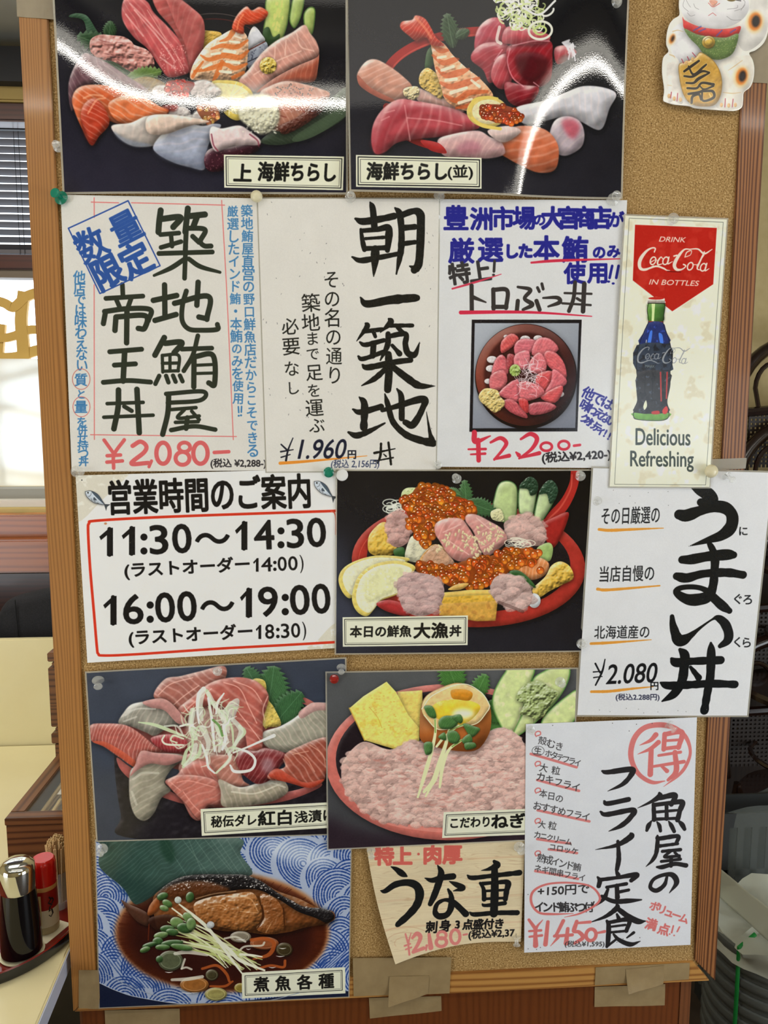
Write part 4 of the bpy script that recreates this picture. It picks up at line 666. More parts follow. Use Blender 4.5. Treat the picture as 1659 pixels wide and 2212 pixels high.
    # squid, octopus, white fish
    slice_(s,"530,600 620,585 690,555 780,548 860,575 820,640 740,690 640,696 570,660",(196,184,176),10,40,.2,sp=.6,r=24); slice_(s,"728,690 790,620 880,590 960,600 1010,590 1045,600 1000,660 970,740 965,805 900,795 820,772 745,730",(166,172,192),80,36,.18,sp=.7,r=26); s.P("540,625 600,660 720,690 640,698 570,665",(130,140,160),d=.3,ft=4,a=.7); s.P("735,700 850,720 980,700 965,800 880,785 770,750",(140,150,176),d=.4,ft=10,a=.6)
    slice_(s,"700,560 790,545 900,560 990,580 900,600 780,640 700,630",(222,196,178),0,40,.3,sp=.6)
    slice_(s,"968,740 1000,705 1080,700 1200,672 1232,690 1200,725 1130,745 1080,770 1060,805 1000,815 970,790",(74,30,44),30,14,.2,(0) and 0 or 22) if 0 else s.P("968,740 1000,705 1080,700 1200,672 1232,690 1200,725 1130,745 1080,770 1060,805 1000,815 970,790",(70,28,42),r=14,d=.8,mo=((130,70,84),9,.3),sp=.5)
    slice_(s,"1000,605 1050,612 1130,598 1180,625 1228,665 1220,690 1150,690 1080,700 1020,720 992,660",(226,202,202),20,30,.2,sp=.7); s.LL("1000,640 1010,690 1030,718;1180,640 1215,668 1222,690",8,(140,50,70),a=.7)
    s.P("1135,500 1180,455 1250,450 1300,480 1320,560 1290,620 1230,640 1170,600 1130,560",(222,218,188),r=30,d=.7,n=(18,4),sp=.4,ft=4)
    for i in range(60): x,y=RNG.uniform(1140,1310),RNG.uniform(540,635); s.E(x,y,5,4,(240,238,220),d=0,a=.5)
    s.tone(.86,1.12)
    s.plate("1058,735 1622,744 1617,902 1060,890"); s.T("上",(1105,858),(1185,860),78,K,4.5,lean=3); s.T("海鮮ちらし",(1218,858),(1580,862),88,K,4.5,lean=3)
    s.grain(.01); return s
def sheet_chirashi():
    s=Sheet([(752,-18),(1349,-18),(1337.5,428.5),(758,418)],-.0024,(30,28,38),(740,0,0,0,.55395)); darkbg(s,(28,27,32),(48,46,58),110)
    s.O(560,330,400,205,36,(176,40,34),a0=165,a1=285); s.O(560,330,385,192,6,(220,90,76),a0=180,a1=275,a=.6); s.O(500,440,330,160,30,(150,34,30),a0=80,a1=185)
    leafy(s,430,190,140,36,-100,(62,84,56)); leafy(s,440,150,60,24,-30,(60,84,54)); s.P("330,200 370,180 350,260 320,280",(70,100,60))
    # tuna tower with shredded leek
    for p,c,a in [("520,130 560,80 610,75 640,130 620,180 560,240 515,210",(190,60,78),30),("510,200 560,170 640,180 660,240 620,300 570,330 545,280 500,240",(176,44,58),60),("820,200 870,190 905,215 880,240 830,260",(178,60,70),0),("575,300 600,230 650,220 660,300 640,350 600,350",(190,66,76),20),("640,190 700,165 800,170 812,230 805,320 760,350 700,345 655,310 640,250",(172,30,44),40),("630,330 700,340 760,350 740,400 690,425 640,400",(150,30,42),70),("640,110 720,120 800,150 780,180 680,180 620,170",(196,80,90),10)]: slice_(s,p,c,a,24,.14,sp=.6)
    s.P("672,225 740,215 790,240 780,300 730,330 690,300",(96,14,26),d=.5,r=10,a=.8,ft=6); sheen(s,"650,195 640,250 660,310 700,345;660,185 740,170 800,172;760,345 740,330;590,240 620,200",5,(240,170,180),.55)
    for x,y in scatter("590,-15 720,-15 800,60 760,120 620,110",95,4):
        r=RNG.uniform(12,34); a=RNG.uniform(0,360); s.O(x,y,r,r*.6,RNG.uniform(4,8),[(236,238,220),(212,222,160),(248,248,240),(190,206,130)][int(RNG.randint(4))],a0=a,a1=a+RNG.uniform(120,260),rot=RNG.uniform(0,180),a=.9)
    s.O(765,130,44,34,9,(232,232,214)); s.O(765,130,22,16,7,(200,216,130)); s.L("700,40 760,70 820,20",8,(240,240,228)); s.L("610,110 600,160 615,175",12,(236,232,222),a=.8)
    for i in range(14): s.L([(850+i*3,200-abs(7-i)*3),(880+RNG.uniform(-10,20),170+i*6)],7,(226,224,230),a=.8)
    # seared slice left
    slice_(s,"58,290 90,245 130,236 180,262 230,300 270,345 255,390 210,400 150,380 100,350 62,320",(206,142,118),60,26,.25,sp=.5); s.P("60,300 110,350 200,398 205,412 150,395 95,365 62,335",(170,84,60),d=.4); slice_(s,"270,345 320,360 400,395 450,430 470,445 410,440 330,420 290,400",(210,160,148),20,22,.3)
    s.P("240,352 290,345 296,380 270,400 238,380",(226,206,150),n=(10,8),r=8,d=.9)
    slice_(s,"110,560 120,490 160,430 220,395 300,405 380,420 450,440 500,470 530,505 480,525 380,545 280,555 210,570 165,605 125,612",(196,74,84),15,46,.22,r=24); s.P("112,560 160,480 230,430 330,430 240,470 180,530 160,605 125,612",(170,54,66),d=.3,a=.6,ft=8); sheen(s,"165,450 200,440;150,480 180,465;250,470 360,480 460,500;240,420 260,560",6,(240,180,180),.4)
    s.P("300,295 330,270 370,300 390,350 385,395 340,370 300,340",(222,184,84),n=(12,6),r=10,d=.8)
    # prawn
    s.P("345,160 390,170 430,220 480,270 530,310 580,370 575,400 530,400 520,430 470,440 400,400 380,340 360,280 350,220",(234,170,124),r=24,d=.9,n=(18,3),sp=.4)
    for p in ["345,170,14 380,200,22 410,200,10","350,220,10 390,250,20 430,240,22 450,235,8","365,270,10 400,300,20 450,290,26 490,275,10","380,330,12 420,345,22 480,330,26 530,310,10","395,380,10 440,400,22 490,370,22 560,365,12","440,430,10 490,420,18 520,400,14"]: s.L(p,18,(216,88,32),a=.65)
    for p in ["370,230,10 400,225,10","385,280,12 430,265,12","400,320,12 440,315,14","420,370,14 480,350,12","450,410,12 500,395,10","500,320,10 530,345,12"]: s.L(p,12,(255,232,210),a=.8)
    slice_(s,"225,110 232,85 270,78 285,60 320,72 345,110 365,150 395,180 350,180 325,150 290,165 255,140",(206,58,36),40,14,.25,sp=.6); s.L("285,70 320,110 345,150",10,(240,140,100),a=.6)
    # right side slices
    slice_(s,"670,430 780,400 860,370 930,345 1010,350 1060,375 1035,430 1000,512 920,480 850,465 780,480 700,490",(206,204,212),-15,26,.2,r=26,sp=.6)
    slice_(s,"820,480 870,460 920,480 938,530 925,580 870,612 825,600 800,550",(192,176,186),40,30,.2,sp=.6); s.P("850,480 890,470 920,500 900,545 870,530",(200,70,90),d=.2,ft=8,a=.75)
    slice_(s,"600,540 680,500 780,510 830,560 838,620 820,670 760,680 700,660 640,630 600,600",(216,112,70),80,34,.25,r=26,sp=.4); slice_(s,"366,560 420,535 520,520 570,545 610,560 625,610 560,630 470,625 390,620",(206,160,160),20,26,.2,sp=.6); s.P("440,590 480,560 530,575 520,610 460,615",(180,100,120),d=.2,ft=8,a=.6); slice_(s,"560,520 640,500 690,520 640,560 600,560",(224,196,190),0,20,.3)
    s.P("300,560 370,570 400,610 340,600",(190,40,40),d=.4)
    s.E(560,445,80,62,(226,200,110),d=.4,r=8); s.E(565,445,64,48,(232,218,170),d=.3,r=6); roes(s,"535,430 580,415 650,425 695,455 690,480 640,495 570,480 540,460",52,13,8,(206,74,28)); s.L("490,440,12 510,400,14 560,388,12 600,392,8",12,(232,206,100)); s.L("500,470,12 540,500,14 610,512,12",12,(232,206,100))
    s.tone(.86,1.14)
    s.plate("51,618 535,628 533,750 51,744",8); s.T("海鮮ちらし",(92,716),(398,716),68,K,3.6,lean=3); s.T("(並)",(405,716),(500,714),58,K,2.2); s.grain(.01); return s
def sheet_big_catch():
    s=Sheet([(728.6,1017.5),(1279,1017),(1255,1405),(726,1411)],-.0042,(30,28,38),(720,1005,0,0,.34358)); darkbg(s,(24,23,28),(44,44,58),120); s.P("15,400 120,700 330,1000 30,1100",(70,78,100),d=0,ft=80,a=.6)
    s.E(850,620,735,395,(176,48,38),rot=3,r=20,d=.5,k=3); s.E(850,600,640,320,(30,24,28),rot=3,d=.3,r=20); s.O(850,600,690,350,5,(226,110,92),a0=100,a1=250,a=.5)
    s.L("1520,30,56 1510,120,60 1460,230,70 1380,330,84 1330,420,90",60,(178,40,34)); s.L("1500,60,8 1490,150,10 1430,260,12 1350,340,10",10,(220,100,80),a=.6); s.P("1300,380 1400,320 1480,300 1440,430 1380,520 1330,460",(168,36,32),d=.7)
    # cucumbers, leaves
    for p,c in [("1010,200 1040,115 1100,96 1150,130 1158,220 1140,340 1070,360 1000,290",(184,204,138)),("1165,150 1210,90 1245,80 1280,120 1275,200 1250,320 1200,310 1165,290",(196,214,160)),("1260,330 1290,180 1330,110 1380,100 1410,150 1390,220 1340,310 1300,358",(186,206,150))]: s.P(p,c,r=20,d=.8,sp=.3,ed=((44,96,40),9))
    s.P("1165,140 1200,90 1245,72 1284,110 1280,170 1240,190 1220,150",(36,66,44),n=(12,6),sp=.5,r=8); s.P("1290,180 1330,110 1375,94 1412,150 1395,215 1360,240 1340,180",(40,72,50),n=(12,6),sp=.5,r=8)
    leafy(s,840,290,200,46,-95,(62,104,60)); leafy(s,840,230,190,60,20,(58,98,58)); leafy(s,800,190,90,28,-150,(70,110,66))
    for i in range(16): s.O(RNG.uniform(340,430),RNG.uniform(225,290),RNG.uniform(20,44),RNG.uniform(10,24),7,(228,232,216),a0=RNG.uniform(0,360),a1=RNG.uniform(380,560),a=.8)
    s.P("430,170 470,140 560,150 560,200 440,220",(200,212,150),n=(12,6)); s.P("990,290 1050,275 1070,350 1000,340",(216,212,160),n=(10,6))
    s.P("216,500 230,430 300,360 350,380 400,520 370,560 290,572 230,550",(228,184,70),r=26,d=.9,n=(26,3)); s.P("380,530 440,515 450,575 390,570",(50,96,46)); s.P("450,580 480,460 520,450 600,520 590,600 520,610",(214,210,180),r=20,d=.6,n=(18,3)); s.P("540,600 620,500 700,520 720,620 600,640",(226,160,84),n=(14,5),sp=.3); s.P("1280,520 1350,485 1380,520 1360,600 1300,580",(160,188,110),r=12)
    mince(s,"335,330 400,285 470,320 480,400 470,480 400,515 345,470",1,26,26); mince(s,"1070,370 1130,330 1230,310 1310,360 1340,440 1310,500 1220,500 1110,460",2,40,30,(208,166,156))
    roes(s,"420,215 480,190 530,130 600,125 690,130 760,190 850,220 905,290 860,330 760,340 660,350 560,350 480,330 450,270",170,25,11); roes(s,"455,330 560,340 640,360 640,420 580,520 500,420 465,370",34,24,12)
    slice_(s,"640,370 700,335 800,335 850,390 900,480 930,570 850,600 780,600 720,560 670,480 640,430",(214,140,132),30,40,.22,r=26,sp=.4); slice_(s,"840,310 900,310 980,350 1060,400 1090,470 1020,540 960,570 920,520 880,420 830,350",(212,146,138),60,36,.22,r=24,sp=.4); s.P("560,590 640,500 700,540 760,620 640,640",(220,170,140),n=(16,4),sp=.3,a=.8); sheen(s,"690,420 800,370;720,470 850,560;900,330 980,400",8,(250,215,205),.5)
    for i in range(9): s.O(RNG.uniform(1110,1240),RNG.uniform(470,510),50,20,6,(232,226,206),a0=RNG.uniform(0,360),a1=RNG.uniform(380,520),a=.8)
    slice_(s,"1100,590 1200,560 1300,580 1355,620 1330,690 1240,720 1150,680",(224,140,80),10,30,.3,sp=.5)
    roes(s,"515,620 560,600 700,640 820,600 980,570 1060,540 1200,520 1300,545 1260,620 1130,650 1020,740 900,770 760,770 640,710 530,670",170,24,13); 
    for x,y in [(1290,550),(1180,610),(1300,660),(1260,560),(1215,540)]: s.roe(x,y,25,(220,100,30))
    for x,y in scatter("700,440 820,400 980,360 1070,390 1060,470 920,600 840,560 720,500 620,560 600,600 640,540",85,6): s.E(x,y,13,6.5,(224,204,160),rot=RNG.uniform(20,120),d=.6,r=3)
    # egg blocks
    s.P("665,800 1030,780 1032,850 1018,975 900,978 665,940",(230,180,58),sm=0,r=16,d=.7,n=(30,3)); s.P("668,870 1028,850 1018,972 900,976 667,938",(214,160,70),sm=0,d=.3,r=10,mo=((196,134,60),30,.2),ft=4,a=.8); s.P("670,800 850,782 1030,780 1028,812 850,818 680,830",(240,200,96),sm=0,d=.3)
    s.P("1250,780 1330,700 1370,630 1430,604 1490,640 1508,710 1440,750 1360,790 1290,830",(232,186,70),r=20,d=.9,n=(26,4)); s.P("1105,670 1160,660 1220,700 1272,765 1230,760 1150,720",(46,92,42),r=10,d=.7); s.E(1262,850,40,46,(214,218,222),r=14); s.P("720,780 780,745 850,742 800,780",(226,180,90))
    # lemons
    for q,c0 in [("32,720 60,650 140,600 260,568 400,570 480,590 400,640 300,700 170,760 110,835 60,800",1),("118,850 130,760 170,680 260,620 380,598 480,615 515,650 460,720 420,800 300,850 260,900 210,948 150,920",2)]: s.P(q,(228,206,104),r=10,d=.5); m=np.array(pts_of(q)).mean(0); s.P([tuple(m+(np.array(p)-m)*.88+[4,0]) for p in pts_of(q)],(238,234,196),d=.2,r=8)
    for a in range(11): s.L([(340,760),(340+200*math.cos(2.5+a*.25),760+135*math.sin(2.5+a*.25))],5,(250,248,226),a=.6)
    s.P("180,780 220,690 320,640 420,640 440,700 400,780 300,830 220,860",(222,222,160),d=.3,mo=((242,242,200),14,.2),a=.7,ft=6)
    s.P("270,870 340,845 440,870 480,930 440,945 330,915",(176,46,48),d=.6,sp=.5)
    mince(s,"400,740 440,690 540,675 640,700 695,770 680,860 620,930 520,945 440,900 410,820",21,60,30,(204,166,162)); mince(s,"985,770 1020,700 1100,685 1190,710 1245,780 1240,870 1170,910 1080,890 1010,840",22,44,30,(206,170,162)); s.L("1040,860 1120,890 1190,920",22,(70,40,36),a=.4)
    s.tone(.9,1.06)
    s.plate("58,955 845,942 843,1128 60,1140",13); s.T("本日の鮮魚",(105,1080),(488,1076),70,K,3.8,lean=3); s.T("大漁",(505,1086),(718,1082),94,K,5,lean=4); s.T("丼",(730,1074),(802,1072),68,K,3.8,lean=3); s.grain(.01); return s
def sheet_red_white():
    s=Sheet([(186.8,1453.8),(745,1423),(754,1800),(211,1815.7)],-.0033,(62,70,86),(180,1420,0,0,.33755)); darkbg(s,(70,76,90),(46,54,72),60)
    s.P("200,620 300,700 700,800 1300,820 1660,640 1660,1200 330,1160 240,1000",(34,30,36),d=.3,n=(60,2)); s.P("215,640 300,700 500,820 650,900 800,900 1300,860 1500,800 1500,840 1240,930 800,960 520,900 330,800 240,720",(176,90,84),d=.4); s.L("1310,240,40 1420,280,44 1520,340,44 1640,430,44",40,(190,104,96)); s.P("1330,280 1420,310 1400,360 1340,380",(26,20,26),d=0)
    s.P("300,420 600,330 1000,330 1300,480 1320,640 1000,760 700,720 420,640",(150,70,66),d=.4,r=30,n=(40,2))
    leafy(s,1170,420,370,130,-82,(62,104,64),13); leafy(s,1230,420,260,90,-50,(54,96,58),10); leafy(s,1120,200,160,60,-120,(60,100,66),8)
    s.P("1080,150 1160,150 1180,260 1220,320 1265,430 1180,450 1150,480 1140,300",(228,200,96),r=16,d=.8,n=(20,3))
    s.P('380,430 700,300 1000,330 1180,480 1160,640 1000,760 700,740 430,640',(140,72,66),d=.3,r=30,n=(40,2)); pk=(196,96,92); wh=(176,172,160)
    slice_(s,"1150,480 1260,440 1360,380 1430,310 1500,288 1660,320 1660,520 1500,560 1380,600 1260,605 1160,560",(160,156,138),-35,34,.25,r=30,sp=.7); s.P("1380,350 1460,295 1540,290 1660,320 1660,350 1500,340 1400,390",(206,150,146),d=.4,a=.8)
    slice_(s,"450,250 520,140 620,120 740,90 900,55 905,140 800,200 760,290 700,360 640,380 560,320",(172,104,92),-50,46,.3,r=26); slice_(s,"600,340 700,250 800,170 900,135 1020,128 1120,160 1185,240 1170,330 1150,400 1140,600 1060,600 1030,480 960,380 860,300 740,330 660,400",(186,96,84),-60,60,.24,r=26,sp=.4)
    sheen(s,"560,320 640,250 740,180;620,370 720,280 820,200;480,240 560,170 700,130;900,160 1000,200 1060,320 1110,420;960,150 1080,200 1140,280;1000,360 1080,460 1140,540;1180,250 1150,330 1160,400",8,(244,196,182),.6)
    slice_(s,"225,420 260,350 310,300 400,280 490,262 560,290 620,360 665,430 560,440 460,500 400,480 300,440",(150,146,134),20,34,.2,r=30,sp=.7); s.P("380,285 490,262 560,290 640,380 665,430 600,420 520,340 430,320",(202,140,134),d=.5,a=.9); sheen(s,"270,370 340,330 460,330;260,410 340,380",12,(240,238,230),.4)
    slice_(s,"45,435 140,422 260,430 340,470 440,550 500,600 380,640 330,700 230,640 130,570 50,530",(174,88,78),20,24,.35,r=22,sp=.4); s.P("60,540 140,575 240,640 330,705 340,670 250,600 140,540",(200,84,56),d=.3,a=.8)
    slice_(s,"430,520 560,490 660,530 650,600 520,600",(164,56,60),0,22,.2); slice_(s,"640,640 740,600 860,620 980,640 1020,780 1060,820 900,830 780,800 620,740",(184,120,104),40,40,.2)
    slice_(s,"370,600 460,610 620,620 640,650 560,720 520,800 560,850 500,900 450,1000 390,1045 330,1010 296,900 298,740 340,680",(154,148,130),60,40,.18,r=34,sp=.7); s.P("370,600 460,610 610,625 640,650 540,690 430,680 350,720 300,760 330,690",(196,128,124),d=.5,a=.85); sheen(s,"320,780 380,740 480,740;310,860 340,940",16,(236,236,224),.35)
    slice_(s,"525,790 600,750 640,700 720,660 800,680 860,780 885,940 800,960 750,1040 690,1020 630,910 560,840",(188,104,92),-30,44,.22,r=26); slice_(s,"540,790 640,750 850,790 885,930 790,950 740,1035 650,930 570,850",(196,112,98),60,40,.2); sheen(s,"600,800 680,790 840,830;640,860 700,940 760,1000;560,800 620,850",8,(240,180,165),.5)
    slice_(s,"870,780 1000,830 1130,800 1260,775 1310,830 1290,880 1180,930 1000,955 890,950 880,860",(164,154,132),-15,40,.22,r=30,sp=.7); sheen(s,"950,860 1100,870 1260,810;1200,800 1290,830",12,(240,236,220),.5)
    slice_(s,"975,640 1020,590 1100,600 1160,580 1260,600 1310,640 1260,700 1200,780 1120,810 1060,780 1000,720",(126,44,46),30,30,.2,r=24,sp=.6); slice_(s,"1290,620 1400,560 1500,520 1560,510 1650,520 1650,760 1560,740 1540,790 1460,835 1360,800 1190,780 1200,730 1290,700",(160,78,60),-40,40,.3,r=22); s.P("1190,760 1240,710 1330,760 1420,800 1540,780 1460,835 1340,810",(200,70,46),d=.4,a=.8); sheen(s,"1320,600 1420,640 1480,730;1280,650 1300,700;1450,560 1530,620 1550,700;1340,620 1440,600",8,(240,186,160),.5); s.E(1180,690,40,52,(190,170,180),d=.5,ft=14,a=.5)
    # leek threads
    g=[(228,234,214),(214,226,196),(240,244,232),(200,216,176)]
    s.P("880,360 960,270 1000,280 960,400 900,430",(210,214,204),d=.4,a=.8); s.P("660,420 760,330 900,380 1020,440 1030,500 960,600 860,620 740,640 680,560",(214,220,200),d=.5,n=(20,5),a=.45,ft=10)
    for p in ["770,200,30 740,240,28 730,330,20 740,420,12","790,215,26 830,300,20 900,370,18 950,450,16 960,560,10","355,415,8 450,430,22 560,470,24 660,510,10","700,330,16 690,420,20 700,520,18 690,620,14 640,700,20","800,260,16 820,380,18 830,480,20 840,600,12","900,230,10 860,290,18 850,360,12","640,680,28 660,600,20 700,560,10","760,560,14 790,640,18 800,700,16 840,740,12","980,580,14 1060,610,18 1100,660,18 1070,720,20 970,730,22 940,690,12","1220,500,26 1150,530,18 1060,570,14 960,610,12","850,740,14 920,670,18 950,620,10","520,500,10 505,530,12 530,555,14 600,560,14 640,560,10","640,520,12 580,500,14 560,530,12 600,545,8","900,440,26 910,520,24 890,590,16","700,650,30 740,620,26 750,560,14","620,440,14 680,430,16 740,470,12","1000,440,22 1030,480,26 980,540,20 960,600,12"]: s.L(p,14,g[RNG.randint(4)],a=.93)
    for p in ["770,205,34 750,300,30 760,400,20","800,230,30 850,320,26 905,400,22 930,480,16","700,340,40 690,430,36 720,520,26","850,430,30 880,520,30 870,600,20","960,400,30 1010,470,34 970,560,24 930,620,16","640,500,12 600,440,14 520,440,12","720,560,30 700,640,34 650,690,22","760,450,40 800,540,34 790,620,20","900,560,26 940,640,22 900,700,14"]: s.L(p,14,(222,228,214),a=.75)
    for i in range(60): x,y=RNG.uniform(650,960),RNG.uniform(290,640); a=RNG.uniform(0,6.28); s.L([(x,y,4),(x+50*math.cos(a),y+60*math.sin(a),11),(x+90*math.cos(a+.6),y+100*math.sin(a+.6),5)],8,g[RNG.randint(4)],a=.7)
    s.L("830,400 870,440 890,500",16,(96,150,70),a=.8); s.E(1225,500,6,6,(235,235,215),d=0)
    s.tone(.92,1.04)
    s.plate("750,970 1740,918 1745,1080 758,1142",20); s.T("秘伝ダレ",(818,1088),(1106,1074),72,K,3.6,lean=4); s.T("紅白",(1120,1078),(1330,1068),92,K,5,lean=4); s.T("浅漬け",(1352,1060),(1610,1044),74,K,3.6,lean=4); s.grain(.01); return s
def sheet_minced():
    s=Sheet([(706,1453.6),(1245.5,1445),(1233,1809),(709.5,1833.4)],-.0058,(70,72,76),(700,1430,0,0,.33755)); darkbg(s,(84,86,88),(58,58,62),90)
    s.P("0,1000 400,1100 1700,1050 1700,1300 0,1300",(44,34,42),d=0,ft=40)
    s.E(800,640,790,500,(198,108,98),rot=0,r=22,d=.5); s.E(810,620,735,440,(34,26,30),d=.3,r=14); s.L("250,940 420,1030 700,1075 1000,1080",26,(232,160,146),a=.5,)
    leafy(s,860,200,240,90,-110,(64,110,50),9); leafy(s,960,240,180,60,-65,(70,116,56),8); leafy(s,1060,320,210,120,30,(78,130,64),9); leafy(s,1050,250,160,70,60,(72,122,58),8)
    for p in ["1080,210 1120,120 1160,60 1180,30 1340,30 1330,120 1290,250 1250,400 1210,450 1150,440 1080,300","1330,120 1400,60 1480,30 1570,30 1560,130 1480,260 1340,400 1230,480 1210,450 1280,300","1390,380 1450,300 1560,210 1620,180 1660,260 1560,420 1400,470"]:
        s.P(p,(204,216,150),r=22,d=.5,ed=((70,130,50),12),mo=((222,226,176),40,.2))
    s.P("1230,210 1280,150 1340,120 1400,130 1450,170 1500,200 1440,290 1400,350 1360,365 1290,340 1250,330 1280,270 1240,250",(160,176,112),r=20,d=.9,n=(24,8))
    s.P("470,190 560,185 628,180 632,300 610,440 606,520 500,500",(236,210,110),sm=0,r=12,d=.5,n=(16,1)); s.P("163,295 250,220 400,125 460,190 540,340 608,420 610,500 460,560 260,500 200,370",(242,220,116),sm=0,r=12,d=.5,n=(18,1),mo=((236,206,92),40,.2))
    for x,y in scatter("240,260 400,170 520,360 560,460 300,470",22,3): s.E(x,y,7,4,(214,180,76),d=0,a=.7)
    s.L("290,290 340,350 370,420",4,(200,164,60),a=.8); s.L("163,295 200,370 260,500",10,(222,180,70),a=.7)
    # minced tuna
    mince(s,"110,700 130,620 250,510 420,560 560,500 640,520 900,560 1080,430 1200,440 1290,560 1300,930 1100,960 900,1040 760,1060 560,1040 380,1020 250,950 130,810",31,620,25,(228,184,172))
    for x,y in scatter("200,640 560,560 1100,520 1260,700 1200,900 700,1000 300,920",60,32): s.L([(x-30,y,3),(x,y+8,RNG.uniform(8,20)),(x+34,y-4,3)],9,(196,124,112),a=.4)
    for x,y in scatter("150,640 560,540 1100,480 1270,700 1250,900 700,1030 300,960",120,33): s.L([(x-16,y,3),(x,y-4,RNG.uniform(5,12)),(x+18,y,3)],7,(244,214,202),a=.6)
    # eggshell
    s.P("612,420 620,290 660,210 780,150 880,135 1000,190 1058,270 1070,380 1050,470 980,560 860,570 700,540 620,500",(198,128,66),r=50,d=.8,g=((160,84,36),90)); s.P("625,300 660,215 770,160 870,138 990,185 1052,260 1058,300 980,390 900,400 740,430 660,370",(230,196,134),r=14,d=.5); s.P("680,320 720,260 820,240 940,250 1000,290 940,370 860,400 760,380",(240,202,60),r=24,d=.4,mo=((246,226,130),40,.2)); s.P("815,180 900,175 950,200 930,245 860,240 820,230",(212,140,40),d=.4); s.E(890,330,70,32,(250,246,220),d=0,ft=16,a=.9); s.L("625,300 700,210 880,140 1000,190 1056,270 1050,310",6,(248,232,204)); s.L("640,340 730,430 870,410 980,390 1056,300",6,(246,226,190))
    # radish sprouts
    for p in ["710,360,14 712,450,18 690,560,24 650,700,28 600,865,14","800,430,14 780,520,24 740,640,30 700,760,34 640,830,20","860,405,12 770,480,18 720,540,16","880,500,16 800,560,20 760,660,26 740,800,16","900,400,12 840,420,12","760,600,20 710,740,24 650,860,12"]: s.L(p,20,(222,226,176)); 
    for p in ["710,370,8 712,450,8","880,500,10 820,540,10","890,400,8 800,440,8"]: s.L(p,8,(130,166,80))
    for p in ["640,285 690,282 716,330 712,360 670,345","732,380 770,345 840,350 856,390 820,425 750,425","820,350 870,335 888,370 870,392","890,395 960,410 998,430 960,475 930,470","790,450 840,440 870,480 850,520 800,510","886,490 930,460 950,500 930,525 890,520","900,520 960,515 970,545 910,560","640,520 690,515 688,580 650,590","730,480 770,450 780,500"]: s.P(p,(70,112,58),r=10,d=.8,f=(30,14,.12,(150,180,130)))
    s.plate("765,960 1650,925 1655,1090 755,1126",18); s.T("こだわり",(810,1062),(1056,1052),62,K,3.6,lean=4); s.T("ねぎとろ",(1072,1064),(1500,1048),88,K,5,lean=4); s.grain(.01); return s
